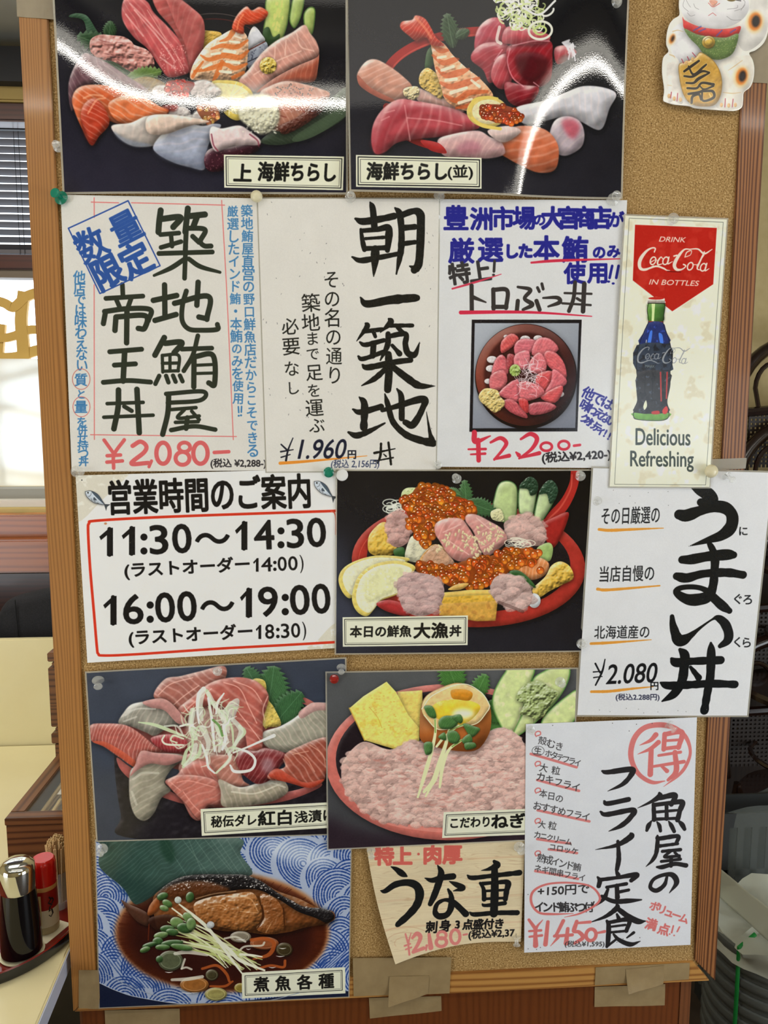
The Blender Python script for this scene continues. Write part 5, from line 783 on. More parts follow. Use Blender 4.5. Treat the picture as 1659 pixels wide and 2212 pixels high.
def sheet_simmered():
    s=Sheet([(207.6,1816),(758,1803),(752.5,2152.5),(215.5,2176.5)],-.0009,(30,40,72),(200,1790,0,0,.34358))
    s.im[:]=np.array((32,38,62))/255
    s.E(820,560,960,545,(176,186,206),rot=-3,d=.3,r=20)
    # seigaiha-like waves: fans of arcs
    b=(38,78,150)
    pl=(170,182,206); b=(30,66,142); C_=[]
    for ring,(ex,ey,num) in enumerate([(1040,640,20),(900,530,22),(770,450,22)]):
        for i in range(num): t=2*math.pi*(i+.5*ring)/num; C_.append((820+ex*math.cos(t),560+ey*math.sin(t)))
    for k,(cx,cy) in enumerate(sorted(C_,key=lambda c:c[1]+RNG.uniform(-60,60))):
        R0=RNG.uniform(150,215); s.E(cx,cy,R0,R0*.86,pl,d=0)
        for i in range(1,int(R0/19)): s.O(cx,cy,i*19,i*19*.86,9.5,b,a0=-270,a1=90,ro=.2,a=.9,rot=RNG.uniform(-6,6)+math.degrees(math.atan2(cx-820,-(cy-560)*1.8))*.8)
    for (x0,y0,x1,y1) in [(20,700,240,1000),(1380,900,1640,600),(40,230,200,420)]:
        for i in range(9): s.L([(x0+i*22,y0-i*4),((x0+x1)/2+i*22,(y0+y1)/2+14),(x1+i*22,y1)],8,b,a=.7,ro=.2)
    s.P("-40,940 40,968 160,1022 300,1062 600,1102 940,1082 1700,1030 1700,1300 -40,1300",(28,36,62),d=0)
    s.L("0,952,4 40,968,5 160,1022,5 300,1062,5 600,1102,5 940,1082,4",5,(196,204,220))
    s.E(1290,150,230,70,(236,242,252),rot=14,d=0,ft=34,a=.55)
    s.E(815,650,676,378,(180,116,62),rot=0,d=0,ft=12,a=.9); s.E(815,655,655,360,(96,40,18),d=.3,r=30,ft=8); s.E(800,670,600,320,(50,20,16),d=0,ft=50,a=.9)
    for i in range(150):
        a=RNG.uniform(0,6.28); c,q=math.cos(a),math.sin(a); s.L([(815+655*c,652+362*q),(815+600*c,652+325*q)],7,(70,28,14),a=.35)
    s.P("45,240 60,110 70,60 880,50 930,160 1000,290 760,300 560,320 430,390 300,470 250,460 190,370",(40,70,62),r=30,d=.4,f=(52,26,.18,(130,160,150)),g=((84,108,102),0)); s.LL("450,70 600,310;560,60 740,300;640,60 800,290;700,60 880,280;780,60 930,290;840,60 970,270;740,60 900,290;600,60 700,300",6,(150,172,164),a=.22); s.E(470,130,40,90,(34,66,50),rot=-20,d=0,ft=10,a=.7); s.P("70,220 200,380 300,470 420,370 200,300",(36,62,58),d=0,ft=30,a=.6)
    # fish
    s.P("390,560 380,440 430,380 540,310 660,288 830,288 960,292 1060,330 1160,390 1300,440 1420,500 1510,520 1520,570 1460,600 1340,620 1230,650 1100,665 960,650 800,640 660,600 560,600 420,630",(138,80,38),r=40,d=.7,n=(34,3))
    s.P("390,470 430,380 540,310 660,288 830,288 960,292 1060,330 1160,400 1230,440 1330,490 1430,500 1500,520 1518,560 1470,590 1400,560 1290,520 1180,450 1060,390 960,380 800,400 640,430 540,420 470,400",(32,29,30),r=14,d=.7,n=(12,3),sp=.25); s.P("420,400 540,340 700,330 820,360 860,390 740,420 640,440 500,440 420,470",(104,58,30),r=16,d=.6,n=(16,3),sp=.25,a=.9,ft=8)
    s.P("640,470 740,430 880,410 1000,400 1050,470 1064,540 1040,600 960,640 820,620 700,590 650,540",(170,106,52),r=30,d=.8,n=(26,4),sp=.5,f=(110,40,.2,(230,176,110))); s.P("1060,410 1150,440 1200,520 1210,620 1120,660 1030,630 1080,560 1060,470",(150,90,44),r=20,d=.8,n=(20,3),sp=.5); s.LL("1066,480,8 1072,550,14 1040,620,10 1000,640,5;1200,500 1210,640",10,(70,36,16),a=.8); sheen(s,"880,430 990,440 1040,520;700,500 800,480 840,500;930,520 1040,530;1120,600 1090,650;650,440 760,410 900,392",8,(244,200,150),.45)
    for x,y in scatter("470,360 700,290 1000,300 1200,430 1450,530 1300,500 1000,370 700,350 500,400",110,7): s.E(x,y,RNG.uniform(2,7),3,(236,230,226),d=0,a=.75,rot=-10)
    s.P("180,450 230,475 330,520 360,560 350,610 290,590 240,540",(84,52,38),r=14,d=.8,sp=.6); s.P("345,540 360,480 410,430 420,500 380,540",(150,80,36),d=.7); s.P("350,570 480,540 600,600 560,660 420,650",(60,32,22),d=.5,a=.8); s.L("355,600 350,700",7,(100,40,20))
    # broth bits
    for x,y,rx,ry,c in [(490,830,78,64,(96,104,76)),(1205,760,52,44,(70,60,34)),(750,920,40,36,(76,70,44)),(775,1040,70,42,(170,160,90)),(640,980,90,50,(170,110,50)),(930,1000,40,30,(160,140,60)),(930,680,66,36,(150,140,120)),(1080,720,90,40,(160,90,50))]: s.E(x,y,rx,ry,c,r=12,d=.7,sp=.6,a=.9); s.O(x,y,rx*.8,ry*.75,5,tuple(min(255,k+50) for k in c),a=.7)
    for p in ["690,880,18 780,860,20 840,910,20 860,960,16","880,960,14 830,990,18 740,990,14","1000,700,26 1080,690,24 1140,720,26 1110,790,28 1010,820,12","1040,880 1120,860 1200,870 1210,830"]: s.L(p,18,(176,88,38),a=.9)
    for p in ["520,785,24 600,775,30 720,790,26","500,950,20 600,945,26 690,930,22","560,880 590,872 622,884","830,690 900,680 960,710","920,770 960,740 1060,735 1080,715","820,740 900,760","580,820 560,880"]: s.L(p,14,(216,212,196),a=.85)
    for x,y,r in [(1195,750,22),(600,1030,60),(480,900,24),(1130,870,22),(980,755,14),(930,695,30),(1180,800,26)]: s.L([(x-r,y,2),(x,y+4,6),(x+r,y,2)],6,(250,246,240),a=.9)
    # sprouts
    for i in range(26):
        x0,y0=RNG.uniform(450,640),RNG.uniform(540,760); x1,y1=RNG.uniform(820,1080),RNG.uniform(810,900); s.L([(x0,y0,5),((x0+x1)/2+20,(y0+y1)/2-RNG.uniform(0,40),RNG.uniform(9,16)),(x1,y1,6)],12,[(210,216,160),(226,228,196),(186,196,120),(198,200,140)][RNG.randint(4)],a=.95)
    for p in ["545,475,10 640,550,22 720,620,24 800,720,20 880,830,16 940,910,10","500,500,10 580,560,12 620,590,8","770,680,14 860,760,24 930,830,22 1080,890,14","930,790,18 1000,795,16 1065,805,10"]: s.L(p,16,(232,236,206))
    for x,y,rx,ry,ro in [(440,425,36,24,-20),(612,430,26,34,10),(470,470,34,22,30),(450,500,30,18,20),(530,590,44,34,20),(600,560,40,26,50),(470,630,46,24,0),(580,625,50,32,10),(620,600,30,40,0),(500,650,40,22,10),(430,670,46,22,-10),(410,710,34,28,0),(360,730,50,16,-15),(330,760,34,18,-20),(500,720,70,22,-5),(560,745,70,20,10),(440,745,46,18,0),(420,820,22,22,0)]: s.E(x,y,rx,ry,[(86,122,64),(64,100,52),(112,142,84)][RNG.randint(3)],rot=ro,r=10,d=.9,sp=.4)
    s.E(537,448,22,22,(206,214,206),r=8); s.E(742,604,24,22,(200,204,206),r=8)
    s.tone(.95,1.08)
    s.plate("938,905 1588,870 1590,1035 940,1068",20); 
    for i,c in enumerate("煮魚各種"): s.T(c,(1015+i*136,1026-i*7),(1108+i*136,1021-i*7),90,K,4.6,lean=4)
    s.O(820,560,960,545,5,(150,160,180),a0=60,a1=140); s.grain(.01); return s

# ---------------------------------------------------------------- the notice board and the partition that carries it
M_frL=wood('pine_stile',(176,122,62),(122,76,32),'Z',430,.7,.4,3.2); M_frR=wood('fir_stile',(170,114,66),(94,52,26),'Z',300,1.5,.42,.7); M_rail=wood('pine_rail',(196,146,78),(138,84,36),'X',190,1.,.42,2.2)
M_chip=noisy('chipboard',[(72,48,20),(150,115,62),(182,147,92),(232,208,160)],(420,420,420),.75,bump=.35,detail=4,stops=[.25,.42,.58,.78])
M_vene=wood('brown_veneer',(112,60,26),(84,40,16),'Z',160,.6,.3,1.5); M_strip=wood('edge_strip',(120,72,40),(80,44,22),'Z',200,.6,.4)
XL,XR=-.5465,.6185; zB=to_board(700,2160)[1]; IL,IR=-.5035,.577; zI=zB+.0405; zT=2.42
bd=empty('notice_board',(.035,.012,zB)); tag(bd,'large wood framed chipboard notice board covered with menu sheets','notice board')
V=[];Fc=[]; box('chipboard_panel',(IL-.01,.0045,zI-.01),(IR+.01,.016,zT-.03),M_chip,bd)
slab('frame_stile',[(XL,zB),(IL,zI),(IL,zT-.04),(XL,zT)],(0,.02),M_frL,bd,.0012)['label']='honey coloured pine stile with wavy grain'
tip=to_board(1548,2116); r0=to_board(1500,2081); slab('frame_stile',[(IR,zI+.004),(XR,tip[1]-.003),(XR,zT),(IR,zT-.04)],(0,.02),M_frR,bd,.0012)['label']='reddish fir stile with fine straight grain and a gaping mitre'
e=to_board(1534,2114); slab('frame_rail',[(XL+.0015,zB-.0005),(e[0],zB),(IR-.002,zI),(IL+.0015,zI)],(.0005,.0195),M_rail,bd,.0012); slab('frame_rail',[(XL,zT),(IL,zT-.04),(IR,zT-.04),(XR,zT)],(.0005,.0195),M_rail,bd,.0012)
pt=empty('wooden_partition',(.02,.045,0)); tag(pt,'dark reddish brown veneered partition standing behind and below the notice board','partition')
xs=to_board(1465,2190,.021)[0]; xe=to_board(1491,2190,.021)[0]; box('veneer_panel',(XL+.006,.0212,0),(xs,.05,zT+.1),M_vene,pt); box('edge_strip',(xs+.0006,.0212,0),(xe,.054,zT+.1),M_strip,pt,bv=.002)
xl=to_board(178,2195,.021)[0]; box('edge_strip',(XL+.004,.0206,0),(xl,.0211,zB+.1),M_strip,pt); box('foot',(XL-.0,-.1,0),(XL+.05,.2,.03),M_vene,pt,bv=.004); box('foot',(xe-.06,-.1,0),(xe-.01,.2,.03),M_vene,pt,bv=.004)
# brown packing tape
M_tape=noisy('kraft_tape',[(146,124,88),(160,138,100)],(40,40,40),.38,bump=.2,coat=.25,bscale=90); M_tape2=noisy('grey_tape',[(140,126,102),(156,142,116)],(30,30,30),.4,coat=.2)
def tape(q,Y,label,m=None,t=.0006,bow=None):
    P=[to_board(x,y,Y) for x,y in q]; n=10; V=[];Fc=[]
    for k in (0,1):
        for j in range(n+1):
            for i in range(n+1):
                u,v=i/n,j/n; x=(1-u)*(1-v)*P[0][0]+u*(1-v)*P[1][0]+u*v*P[2][0]+(1-u)*v*P[3][0]; z=(1-u)*(1-v)*P[0][1]+u*(1-v)*P[1][1]+u*v*P[2][1]+(1-u)*v*P[3][1]
                V.append((x,Y-(bow(u,v) if bow else 0)+k*t+.00035*math.sin(9*u+5*v)*(1-k),z))
    g=n+1; N=g*g
    for j in range(n):
        for i in range(n): a=j*g+i; Fc+=[(a,a+g,a+g+1,a+1),(N+a,N+a+1,N+a+g+1,N+a+g)]
    for i in range(n): Fc+=[(i,i+1,N+i+1,N+i),(n*g+i,N+n*g+i,N+n*g+i+1,n*g+i+1),(i*g,N+i*g,N+(i+1)*g,(i+1)*g),(i*g+n,(i+1)*g+n,N+(i+1)*g+n,N+i*g+n)]
    c=Vector(V[N//2]); o=obj('tape_strip',[Vector(v)-c for v in V],Fc,m or M_tape,smooth=False); o.location=c
    return tag(o,label,'tape','brown packing tape on the board')
tape([(33,-60),(121,-60),(118,42),(37,36)],-.0011,'brown tape wrapped over the honey coloured stile near its top',M_tape2)
tape([(1584,-60),(1680,-60),(1662,180),(1578,176)],-.0011,'grey brown tape on the fir stile behind the cat cutout',M_tape2)
tape([(170,2096),(214,2096),(216,2180),(170,2178)],-.0011,'small brown tape beside the lower edge of the simmered fish photo')
tape([(762,2070),(975,2068),(971,2146),(764,2152)],-.0012,'wide brown tape across the bottom rail under the eel sheet'); tape([(797,2156),(953,2152),(954,2184),(799,2200)],.0195,'brown tape hanging below the rail under the eel sheet')
tape([(841,2110),(927,2108),(925,2147),(838,2167)],-.0024,'folded brown tape flap sticking out over the wide tape under the eel sheet',bow=lambda u,v:.010*(1-u)*v*v)
tape([(1287,2090),(1490,2080),(1488,2116),(1285,2128)],-.0012,'long brown tape across the bottom rail near the gaping mitre'); tape([(1285,2132),(1437,2126),(1436,2172),(1284,2175)],.0195,'brown tape hanging below the rail under the fried food sheet')
tape([(1352,2094),(1434,2086),(1433,2126),(1354,2140)],-.0024,'folded brown tape flap on the rail under the fried food sheet',bow=lambda u,v:.009*(1-u)*v*v)
tape([(226,2183),(388,2179),(389,2225),(228,2230)],.0195,'brown tape hanging below the simmered fish photo')
# ---------------------------------------------------------------- sheets on the board
M_film=mat('clear_film',(205,200,184),.3,spec=.5); nt=M_film.node_tree; tp=nd(M_film,'ShaderNodeBsdfTransparent'); ms=nd(M_film,'ShaderNodeMixShader'); ms.inputs[0].default_value=.4
lk(M_film,tp.outputs[0],ms.inputs[1]); lk(M_film,nt.nodes['Principled BSDF'].outputs[0],ms.inputs[2]); lk(M_film,ms.outputs[0],nt.nodes['Material Output'].inputs[0])
def hang(s,name,label,off=None,film=5,rough=.16,bump=.05,bs=900,spec=.5,cat='poster',group='menu sheets pinned to the board',n=(20,16),quad=None,extra=None,coat=0):
    """one sheet: a thin bowed solid with its print, and the clear margin of its pouch as a part"""
    im=s.image(name+'_print'); q=s.q; nx,nz=n; g=nx+1; V=[];UV=[];Fc=[]
    Q=extra or (lambda u,v:((1-u)*(1-v)*q[0]+u*(1-v)*q[1]+u*v*q[2]+(1-u)*v*q[3]))
    for k in (0,1):
        for j in range(nz+1):
            for i in range(nx+1):
                x,z=Q(i/nx,j/nz); y=s.Y-(off(x,z) if off else 0)+k*.0004; V.append((x,y,z)); UV.append(((x-s.x0)*PPM/s.W,1-(s.z1-z)*PPM/s.H))
    N=g*(nz+1)
    for j in range(nz):
        for i in range(nx): a=j*g+i; Fc+=[(a,a+g,a+g+1,a+1)]
    nf=len(Fc)
    for j in range(nz):
        for i in range(nx): a=N+j*g+i; Fc+=[(a,a+1,a+g+1,a+g)]
    for i in range(nx): Fc+=[(i,i+1,N+i+1,N+i),(nz*g+i,N+nz*g+i,N+nz*g+i+1,nz*g+i+1)]
    for i in range(nz): Fc+=[(i*g,N+i*g,N+(i+1)*g,(i+1)*g),(i*g+nx,(i+1)*g+nx,N+(i+1)*g+nx,N+i*g+nx)]
    c=Vector((q[:,0].mean(),s.Y,q[:,1].mean())); V=[Vector(v)-c for v in V]
    o=obj(name,V,Fc,[printed(name+'_stock',im,rough,bump,bs,spec,coat=coat),M_paper],smooth=True,uv=UV,mi=[0]*nf+[1]*(len(Fc)-nf)); o.location=c; tag(o,label,cat,group)
    if film:
        e=film*.0005; cen=q.mean(0); b=[(i/nx,0) for i in range(nx)]+[(1,j/nz) for j in range(nz)]+[(1-i/nx,1) for i in range(nx)]+[(0,1-j/nz) for j in range(nz)]
        V=[];Fc=[]; m=len(b)
        for u,v in b:
            p=np.array(Q(u,v)); w_=p.copy(); w_[0]+=e*(1 if u>=.999 else -1 if u<=.001 else 0); w_[1]+=e*(-1 if v>=.999 else 1 if v<=.001 else 0); y=s.Y-(off(*p) if off else 0)
            for a in (p,w_):
                for k in (0,1): V.append((a[0],y+.0001+k*.0004,a[1]))
        for i in range(m):
            a=4*i; b_=4*((i+1)%m); Fc+=[(a,b_,b_+2,a+2),(a+1,a+3,b_+3,b_+1),(a+2,b_+2,b_+3,a+3)]
        f=obj('clear_film_margin',[Vector(v)-c for v in V],Fc,M_film,o)
    return o
M_paper=mat('paper_back',(214,212,206),.7)
LY,LZ=-1.7,2.74      # where the lamp row runs
def treq(z): return (math.atan2(LZ-z,-LY)-math.atan2(z-EYE[2],-EYE[1]))/2
def bow(curve,zm,s=.28,y0=.006,sm=15):
    """gentle warp of a glossy sheet that lets the lamp row glance along the given line"""
    cx=[to_board(x,y)[0] for x,y in curve]; cz=[to_board(x,y)[1] for x,y in curve]
    gx=np.linspace(cx[0]-.1,cx[-1]+.1,260); gz=np.interp(gx,cx,cz); kk=np.hanning(sm); kk/=kk.sum(); gz=np.convolve(np.pad(gz,sm//2,mode='edge'),kk,'same')[sm//2:sm//2+260]
    def f(x,z):
        zc=float(np.interp(x,gx,gz)); h=(treq(zc)-.0)*(z-zm)+(s-.5)*((z-zc)**2-(zm-zc)**2)/2
        return y0-h     # positive = towards the viewer
    return f
cA=[(120,100),(150,120),(200,158),(250,190),(300,208),(400,222),(500,228),(600,224),(760,228)]
cB=[(750,560),(950,540),(1050,500),(1095,420),(1120,340),(1145,280),(1185,215),(1235,165),(1280,140),(1310,150),(1352,215)]
zmA=to_board(450,200)[1]
hang(sheet_chirashi_deluxe(),'menu_photo','glossy photo of a lavish sashimi bowl above the sheet with the blue stamp',bow(cA,zmA,s=.42),rough=.025,bump=.012,bs=620,n=(110,70),film=6)
hang(sheet_chirashi(),'menu_photo','glossy photo of a seafood bowl with prawn and lemon cup, hung nearest the cat cutout',bow(cB,zmA,y0=.008),rough=.025,bump=.012,bs=620,n=(110,70),film=6)
hang(sheet_tuna_king(),'menu_sheet','white price sheet with dark marker lettering, thin red frame and blue stamp box',lambda x,z:.0006+.001*math.sin(x*18),film=0)
hang(sheet_morning(),'menu_sheet','white sheet with one tall column of bold black brush lettering',lambda x,z:.0008+.0008*math.sin(x*14+1),film=4)
def ripple(z0,a): return lambda x,z:.0015+(a*math.exp(-((z-z0)/.02)**2)*math.sin(x*60+z*40))
hang(sheet_toro(),'menu_sheet','white sheet with blue headline lettering above a square photo of a pink tuna bowl',ripple(to_board(1100,460)[1],.0006),film=0,rough=.12)
hang(sheet_cola(),'advertising_sign','tall narrow cream cola sign with a red banner and a painted bottle',lambda x,z:.0012*math.sin((z-1.2)*9),film=5,cat='sign',group='adverts',rough=.1,bump=.03)
hang(sheet_hours(),'opening_hours_sign','landscape opening hours sign with large black times in a red outline',lambda x,z:.0006,film=0,cat='sign',group='notices')
hang(sheet_big_catch(),'menu_photo','photo of a red bowl heaped with salmon roe, lemon slices and a red spoon',lambda x,z:.0012*math.sin(x*9+.5)+.001,rough=.06,bump=.012,bs=420)
hang(sheet_umai(),'menu_sheet','white sheet with huge black brush characters hanging out over the fir stile',lambda x,z:.001+.0012*math.sin(x*22)*math.sin(z*9),film=6,rough=.12)
hang(sheet_red_white(),'menu_photo','photo of red and white fish slices topped with shredded leek on grey blue',lambda x,z:.0003,rough=.12)
hang(sheet_minced(),'menu_photo','photo of minced pink tuna with an egg shell and yellow omelette blocks',lambda x,z:.0004,rough=.12)
hang(sheet_fry(),'menu_sheet','white sheet with a red circled character above two columns of black brush lettering',lambda x,z:.0006+.0006*math.sin(z*12),film=0,rough=.35)
hang(sheet_simmered(),'menu_photo','photo of simmered fish on a blue wave patterned plate, lowest on the board',lambda x,z:.0002,rough=.12,film=4)
sN=sheet_eel(); qN=sN.q
def eelQ(u,v):
    p=(1-u)*(1-v)*qN[0]+u*(1-v)*qN[1]+u*v*qN[2]+(1-u)*v*qN[3]; k=math.sin(math.pi*v)*(1-u)**2; return p+np.array([-.006*k,0])+np.array([0,.012*math.sin(math.pi*u)*v*v])
zN=qN[:,1].min(); hang(sN,'menu_sheet','curled pale wood grain sheet with black eel dish lettering and red words',lambda x,z:.0005+.018*max(0,(1-(x-qN[0][0])/.25))**2*max(0,1-(z-zN)/.14)**1.5,film=0,rough=.2,extra=eelQ,n=(24,20))
# lucky cat cut-out: thin card with a white rim
sO=lucky_cat(); im=sO.image('cat_print')
sil="120,-60 110,60 115,150 60,190 20,240 -5,330 -10,430 10,500 -40,560 -50,700 -30,860 -40,960 -10,985 60,1005 150,1015 210,1022 260,1040 360,1050 470,1058 560,1064 640,1066 690,1050 715,1020 722,960 730,890 790,840 820,760 828,660 812,580 780,515 840,488 910,430 950,350 965,250 975,100 985,0 990,-60 1000,-200 960,-330 900,-380 820,-360 780,-260 700,-300 620,-330 560,-300 500,-260 400,-260 330,-300 280,-330 220,-300 190,-230 150,-150"
c=cr(sO.m([(a,b) for a,b in pts_of(sil)]),k=4); P=[(sO.x0+a/PPM,sO.z1-b/PPM) for a,b in c]; n=len(P); cx=sum(p[0] for p in P)/n; cz=sum(p[1] for p in P)/n
bm=bmesh.new(); fr=[bm.verts.new((x-cx,0,z-cz)) for x,z in P]; bk=[bm.verts.new((x-cx,.0015,z-cz)) for x,z in P]; f1=bm.faces.new(fr); f2=bm.faces.new(bk[::-1]); f2.material_index=1
for i in range(n): f=bm.faces.new((fr[i],bk[i],bk[(i+1)%n],fr[(i+1)%n])); f.material_index=1
bmesh.ops.recalc_face_normals(bm,faces=bm.faces); uvl=bm.loops.layers.uv.new('UVMap')
for f in bm.faces:
    for l in f.loops: l[uvl].uv=((l.vert.co.x+cx-sO.x0)*PPM/sO.W,1-(sO.z1-l.vert.co.z-cz)*PPM/sO.H)
bmesh.ops.triangulate(bm,faces=[f for f in bm.faces if len(f.verts)>4]); me=bpy.data.meshes.new('cat_cutout'); bm.to_mesh(me); bm.free(); me.materials.append(printed('cat_stock',im,.12,.04)); me.materials.append(M_paper)
o=bpy.data.objects.new('cat_cutout',me); COL.objects.link(o); o.location=(cx,-.006,cz); tag(o,'die cut card of a white beckoning cat holding a gold coin','cutout')
tape([(1534,992),(1613,989),(1611,1012),(1536,1016)],-.0009,'clear tape scrap on the fir stile just above the huge brush character sheet',M_film,t=.0003)['group']='clear tape on the board'
# push pins
M_clear=mat('clear_plastic',(236,236,230),.06,spec=1.,alpha=.3,coat=1); M_teal=mat('teal_plastic',(20,150,120),.15,trans=.35,ior=1.4,coat=.5); M_red=mat('red_plastic',(170,34,30),.15,trans=.3,coat=.5); M_crm=mat('cream_plastic',(232,222,186),.35,coat=.4); M_wht=mat('white_plastic',(240,240,238),.3,coat=.4); M_steel=mat('pin_steel',(190,190,190),.25,metal=1)
PROF=[(.0015,0),(.0070,.0004),(.0082,.0012),(.0082,.0022),(.0060,.0032),(.0036,.0042),(.0032,.0085),(.0038,.0115),(.0056,.0125),(.0060,.0140),(.0052,.0150),(.002,.0154)]
BALL=[(.0012,0),(.006,.0012),(.0092,.0042),(.0104,.008),(.0092,.0118),(.006,.0148),(.0015,.016)]; DISC=[(.003,0),(.0095,.0008),(.0104,.0022),(.0096,.0036),(.006,.0044),(.001,.0047)]
def pin(px,py,Y,label,m=None,sc=1.,tilt=(0,0),prof=None,group='push pins'):
    x,z=to_board(px,py,Y); R=Matrix.Rotation(math.radians(90+tilt[1]),3,'X'); R=Matrix.Rotation(math.radians(tilt[0]),3,'Z')@R
    o=lathe('push_pin',[(r*sc,h*sc) for r,h in (prof or PROF)],m or M_clear,rot=R,seg=20); o.location=(x,Y,z); tag(o,label,'push pin',group)
    n_=lathe('needle',[(.0006,-.006),(.0006,.004)],M_steel,rot=R,seg=6); n_.parent=o; return o
P=[(127,318,-.001,'clear pin on the chipboard strip beside the lavish sashimi photo'),(134,429,-.003,'teal pin at the corner above the blue stamped sheet',M_teal,1.3,(-15,-12)),(555,427,-.0045,'cream pin at the joint of the red framed sheet and the brush column sheet',M_crm,.9,(0,0),BALL),
(757,426,-.0045,'clear pin at the middle of the top edge of the brush column sheet',None,1.05),(948,425,-.0045,'clear pin where the brush column sheet meets the blue headline sheet',None,1.1,(10,-20)),(1323,430,-.0045,'wide clear pin on the corner of the blue headline sheet above the cola sign',None,1.35),(1332,5,-.017,'clear pin at the very top of the seafood bowl photo nearest the cat',None,1.,(-15,15)),
(162,1018,-.003,'clear pin lying sideways at the corner of the opening hours sign',None,1.1,(55,0)),(945,1004,-.0045,'clear pin at the foot of the brush column sheet',None,.9),(710,1020,-.003,'teal pin at the corner of the opening hours sign',M_teal,1.05),(739,1026,-.006,'flat white pin on the roe bowl photo',M_wht,.95,(0,0),DISC),
(987,1035,-.006,'clear pin on the dark top edge of the roe bowl photo',None,1.0,(-20,-20)),(1254,1029,-.006,'clear pin over the red spoon handle',None,1.05,(-25,-20)),(1257,1391,-.007,'clear pin between the roe bowl photo and the huge brush character sheet',None,1.1,(-20,-20)),(1291,1081,-.0065,'frosted pin on the huge brush character sheet below the cola sign',None,.9,(-30,10)),
(1531,1017,-.0105,'cream ball pin at the foot of the cola sign',M_crm,1.1,(0,0),BALL),(1568,1026,-.0075,'clear pin on the fir stile side top of the huge brush character sheet',None,1.05,(30,30)),(1455,471,-.0105,'milky pin at the top of the cola sign',None,1.1,(-40,30)),(212,1468,-.0045,'clear pin on the grey blue corner of the red and white fish photo',None,1.2,(15,25)),
(470,1450,-.0045,'clear pin at the top middle of the red and white fish photo',None,.95,(0,-20)),(737,1440,-.0045,'clear pin on chipboard between the two middle food photos',None,.95,(0,25)),(722,1467,-.0072,'red pin on the corner of the minced tuna photo',M_red,.95,(0,-25)),(1209,1472,-.0072,'clear pin over the cucumber in the minced tuna photo',None,1.1),
(222,1832,-.002,'clear pin on the corner of the simmered fish photo',None,1.15),(802,1836,-.004,'clear pin at the red words of the curled wood grain sheet',None,1.0,(0,25)),(1121,1828,-.004,'clear pin at the upper corner of the curled sheet beside the fried food sheet',None,1.2),(1115,2021,-.004,'frosted pin lying upright at the lower corner of the curled sheet',None,1.15,(0,70)),
(1146,1575,-.0078,'frosted pin at the corner of the fried food sheet',None,.9),(1443,1563,-.0078,'clear pin above the red circled character',None,1.1,(30,30))]
for p in P: pin(*p)

# ---------------------------------------------------------------- the table beside the board and what stands on it
TZ=.70
e1=at(146,2054,z=TZ); e2=at(79,2212,z=TZ); far=at(60,1610,z=TZ).y
t=empty('dining_table',(-1.1,.2,0)); tag(t,'cream laminate table with a pale edge beside the notice board','table')
dx=(e2.x-e1.x)/(e2.y-e1.y); ex=min(e1.x,XL-.012)
slab('tabletop',[(-1.9,-.75),(e2.x+dx*(-.75-e2.y),-.75),(e2.x,e2.y),(ex,e1.y),(ex,far),(-1.9,far)],(TZ-.03,.03),M_cream,t,.003,axis='Z'); 
M_edge=mat('pale_edge',(190,196,214),.3)
for a,b in [((e2.x+dx*(-.75-e2.y),-.75),(e2.x,e2.y)),((e2.x,e2.y),(ex,e1.y)),((ex,e1.y),(ex,far))]: kidloc(obj('edge_band',[(a[0]+.0005,a[1],TZ-.034),(b[0]+.0005,b[1],TZ-.034),(b[0]+.0005,b[1],TZ-.003),(a[0]+.0005,a[1],TZ-.003),(a[0]+.0025,a[1],TZ-.034),(b[0]+.0025,b[1],TZ-.034),(b[0]+.0025,b[1],TZ-.003),(a[0]+.0025,a[1],TZ-.003)],BF,M_edge,t))
M_leg=mat('steel_leg',(60,60,62),.35,metal=1)
for x,y in [(-1.8,-.65),(-.68,-.65),(-1.8,far-.1),(-.68,far-.1)]: lathe('leg',[(.025,0),(.025,.01),(.02,.012),(.02,TZ-.03)],M_leg,(x,y,0),seg=16,parent=t)
zp=at(60,1380,Y=far+.01).z; o=box('counter_screen',(-1.9,far+.008,0),(-.5,far+.028,zp),M_cream,bv=.003); tag(o,'tall cream laminated screen at the far end of the table','screen')
# jacket on a chair behind the screen
M_suit=noisy('dark_suit_cloth',[(24,24,28),(36,36,40)],(300,300,300),.9)
ch=empty('side_chair',(-.86,1.08,0)); tag(ch,'dark chair under the draped suit jacket','chair')
box('backrest',(-1.0,1.115,.5),(-.66,1.14,.97),M_redwood,ch,bv=.01); box('seat',(-1.04,.95,.43),(-.62,1.16,.46),M_redwood,ch,bv=.01)
for x in (-1.0,-.66):
    for y in (.97,1.14): box('leg',(x-.015,y-.015,0),(x+.015,y+.015,.43),M_redwood,ch)
YJ=1.05; L=[(-2,1385,0),(0,1350,0),(12,1305,0),(34,1288,0),(70,1278,0),(112,1268,0),(160,1262,0),(210,1268,0),(260,1300,0),(275,1385,0)]
V=[];Fc=[]; ring=14; prof=[(at(a,b,Y=YJ).x,at(a,b,Y=YJ).z) for a,b,_ in L]; prof=cr(prof,False,4); m=len(prof)
for j,(x,z) in enumerate(prof):
    for i in range(ring):
        a=math.pi*i/(ring-1); d=.075*math.sin(a)*(.55+.45*math.sin(math.pi*j/(m-1))); zz_=z-.5*(1-math.cos(a))*0; V.append((x,YJ-.045*math.cos(a),z-.03*(1-math.sin(a))))
nb=len(V)
for j,(x,z) in enumerate(prof): V+= [(x,YJ-.05-.004*math.sin(j*1.7),.62),(x,YJ+.05,.62)]
